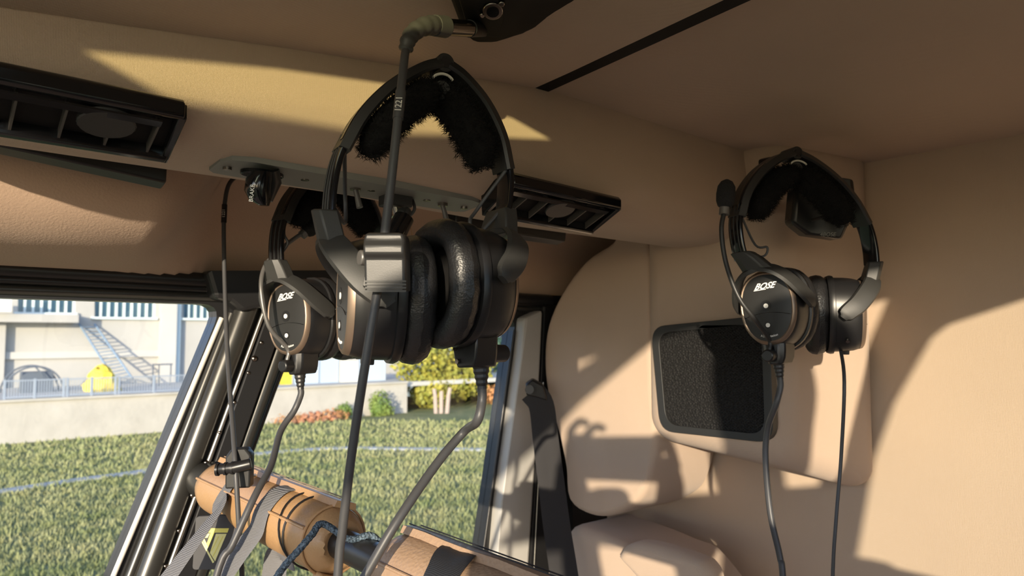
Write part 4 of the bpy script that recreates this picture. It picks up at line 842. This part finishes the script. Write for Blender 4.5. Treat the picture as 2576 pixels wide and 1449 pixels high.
struct(MB().plate([p+Vector((0, -.012, 0)) for p in win], (0, -1, 0), .003).build('window_4', 'glass', smooth=0))
# slanted front door post
fp = [near(1440, 985, .965), near(1640, 860, .965)]
MB().plate([(-.36, YN, .245), (-.30, YN, .245), (-.50, YN, .165), (-.78, YN, .02), (-.92, YN, -.12), (-.96, YN, -.10), (-.84, YN, .06), (-.60, YN, .20)], (0, -1, 0), .03).build('front_post', 'paint', wr2, smooth=0)
MB().plate([(-.62, YN, -.02), (-.20, YN, -.035), (.10, YN, -.035), (.075, YN, -.125), (-.03, YN, -.125), (-.37, YN, -.088), (-.70, YN, -.075)], (0, -1, 0), .025).build('shadow_rail', 'paint', wr2, smooth=0)  # unseen rail, added to cast the grey band on the rear wall
# ================================================================== the photographer, whose shadow falls on the rear wall
def C3(r, f, z): return RIGHT*r+f0*f+Vector((0, 0, z))
nodes, edges, rad = [], [], []
def nd(p, r, prev=None):
    nodes.append(Vector(p)); rad.append(r if isinstance(r, tuple) else (r, r))
    if prev is not None: edges.append((prev, len(nodes)-1))
    return len(nodes)-1
hx, hf, hz = .166, -.31, .128
zs = -1.62
pel = nd(C3(.22, -.60, zs+.90), (.15, .12)); wa = nd(C3(.215, -.57, zs+1.06), (.14, .11), pel); ch = nd(C3(.20, -.52, zs+1.27), (.16, .11), wa); sh0 = nd(C3(.19, -.475, zs+1.42), (.11, .075), ch)
nk = nd(C3(.178, -.462, zs+1.555), .050, sh0); jw = nd(C3(hx+.003, hf-.022, hz-.068), (.058, .064), nk); hd1 = nd(C3(hx, hf-.015, hz-.02), (.076, .092), jw); hd2 = nd(C3(hx, hf-.02, hz+.04), (.076, .094), hd1); hd3 = nd(C3(hx, hf-.02, hz+.085), (.058, .070), hd2)
nose = nd(C3(hx, hf+.085, hz-.045), .014, hd1)
for sd in (-1, 1):
    h_ = nd(C3(.22+sd*.10, -.60, zs+.82), .095, pel); k_ = nd(C3(.22+sd*.11, -.56, zs+.46), .062, h_); a_ = nd(C3(.22+sd*.11, -.60, zs+.09), .042, k_); nd(C3(.22+sd*.12, -.48, zs+.035), (.045, .032), a_)
    s_ = nd(C3(.19+sd*.165, -.475, zs+1.39), .062, sh0); el = nd(C3(.17, -.27, zs+1.14) if sd > 0 else C3(-.03, -.27, zs+1.14), .045, s_)
    ww = nd(C3(.085, -.075, -.095) if sd > 0 else C3(-.085, -.070, -.105), .029, el)
    pm = nd(C3(.083, -.045, -.050) if sd > 0 else C3(-.088, -.042, -.055), (.034, .018), ww)
    if sd < 0:
        f1_ = nd(C3(-.040, -.048, -.088), (.038, .024), ww); nd(C3(.018, -.046, -.084), (.034, .020), f1_)
        for o1, o2 in ((0, 0), (.030, -.010)):
            b1 = nd(C3(-.086+o1*.3, -.030, -.012), .010, pm); b2 = nd(C3(-.088+o1, -.025, .030+o2), .0085, b1); b3 = nd(C3(-.070+o1, -.023, .048+o2), .0078, b2); nd(C3(-.050+o1, -.022, .040+o2), .0072, b3)
    for k, (fx, lift) in enumerate(((0, .0), (.006, .006), (.012, .004), (.016, -.006))):      # fingers over the back and top of the phone
        z0 = -.030+lift; b1 = nd(C3(sd*(.092-fx*.4), -.028, z0+k*-.012+.018), .0095, pm); b2 = nd(C3(sd*.0885, .004, z0+.034-k*.018), .0088, b1); b3 = nd(C3(sd*(.060-fx*.6), .0065, z0+.046-k*.021), .0078, b2)
    t1 = nd(C3(sd*.078, -.030, -.060), .011, pm); t2 = nd(C3(sd*.062, -.026, -.045), .0095, t1); nd(C3(sd*.045, -.022, -.036), .0085, t2)
me = bpy.data.meshes.new('body'); me.from_pydata([tuple(v) for v in nodes], edges, []); pb = bpy.data.objects.new('body', me); COL.objects.link(pb)
sm = pb.modifiers.new('skin', 'SKIN'); sm.use_smooth_shade = True; me.skin_vertices.new() if not me.skin_vertices else None
for i, r in enumerate(rad): me.skin_vertices[0].data[i].radius = r
me.skin_vertices[0].data[0].use_root = True
ss = pb.modifiers.new('sub', 'SUBSURF'); ss.levels = 2; ss.render_levels = 2
ps = empty('person', C3(.22, -.57, zs), 0, 'person in dark clothes on the step holding up a phone', 'person'); pb.parent = ps; pb.matrix_parent_inverse = mworld(ps).inverted(); me.materials.append(M['cloth'])
ph = MB().plate(rounded([C3(-.076, -.004, .016), C3(.076, -.004, .016), C3(.076, -.004, -.060), C3(-.076, -.004, -.060)], .010, 4), -f0, .008).build('phone', 'black', smooth=0); tag(ph, 'black phone held up in both hands by the person', 'phone')
stp = MB().box(C3(.22, -.56, zs-.03), (.9, .34, .05)).build('boarding_step', 'paint', smooth=0, bevel=.006); tag(stp, 'black boarding step outside the open door', 'step')
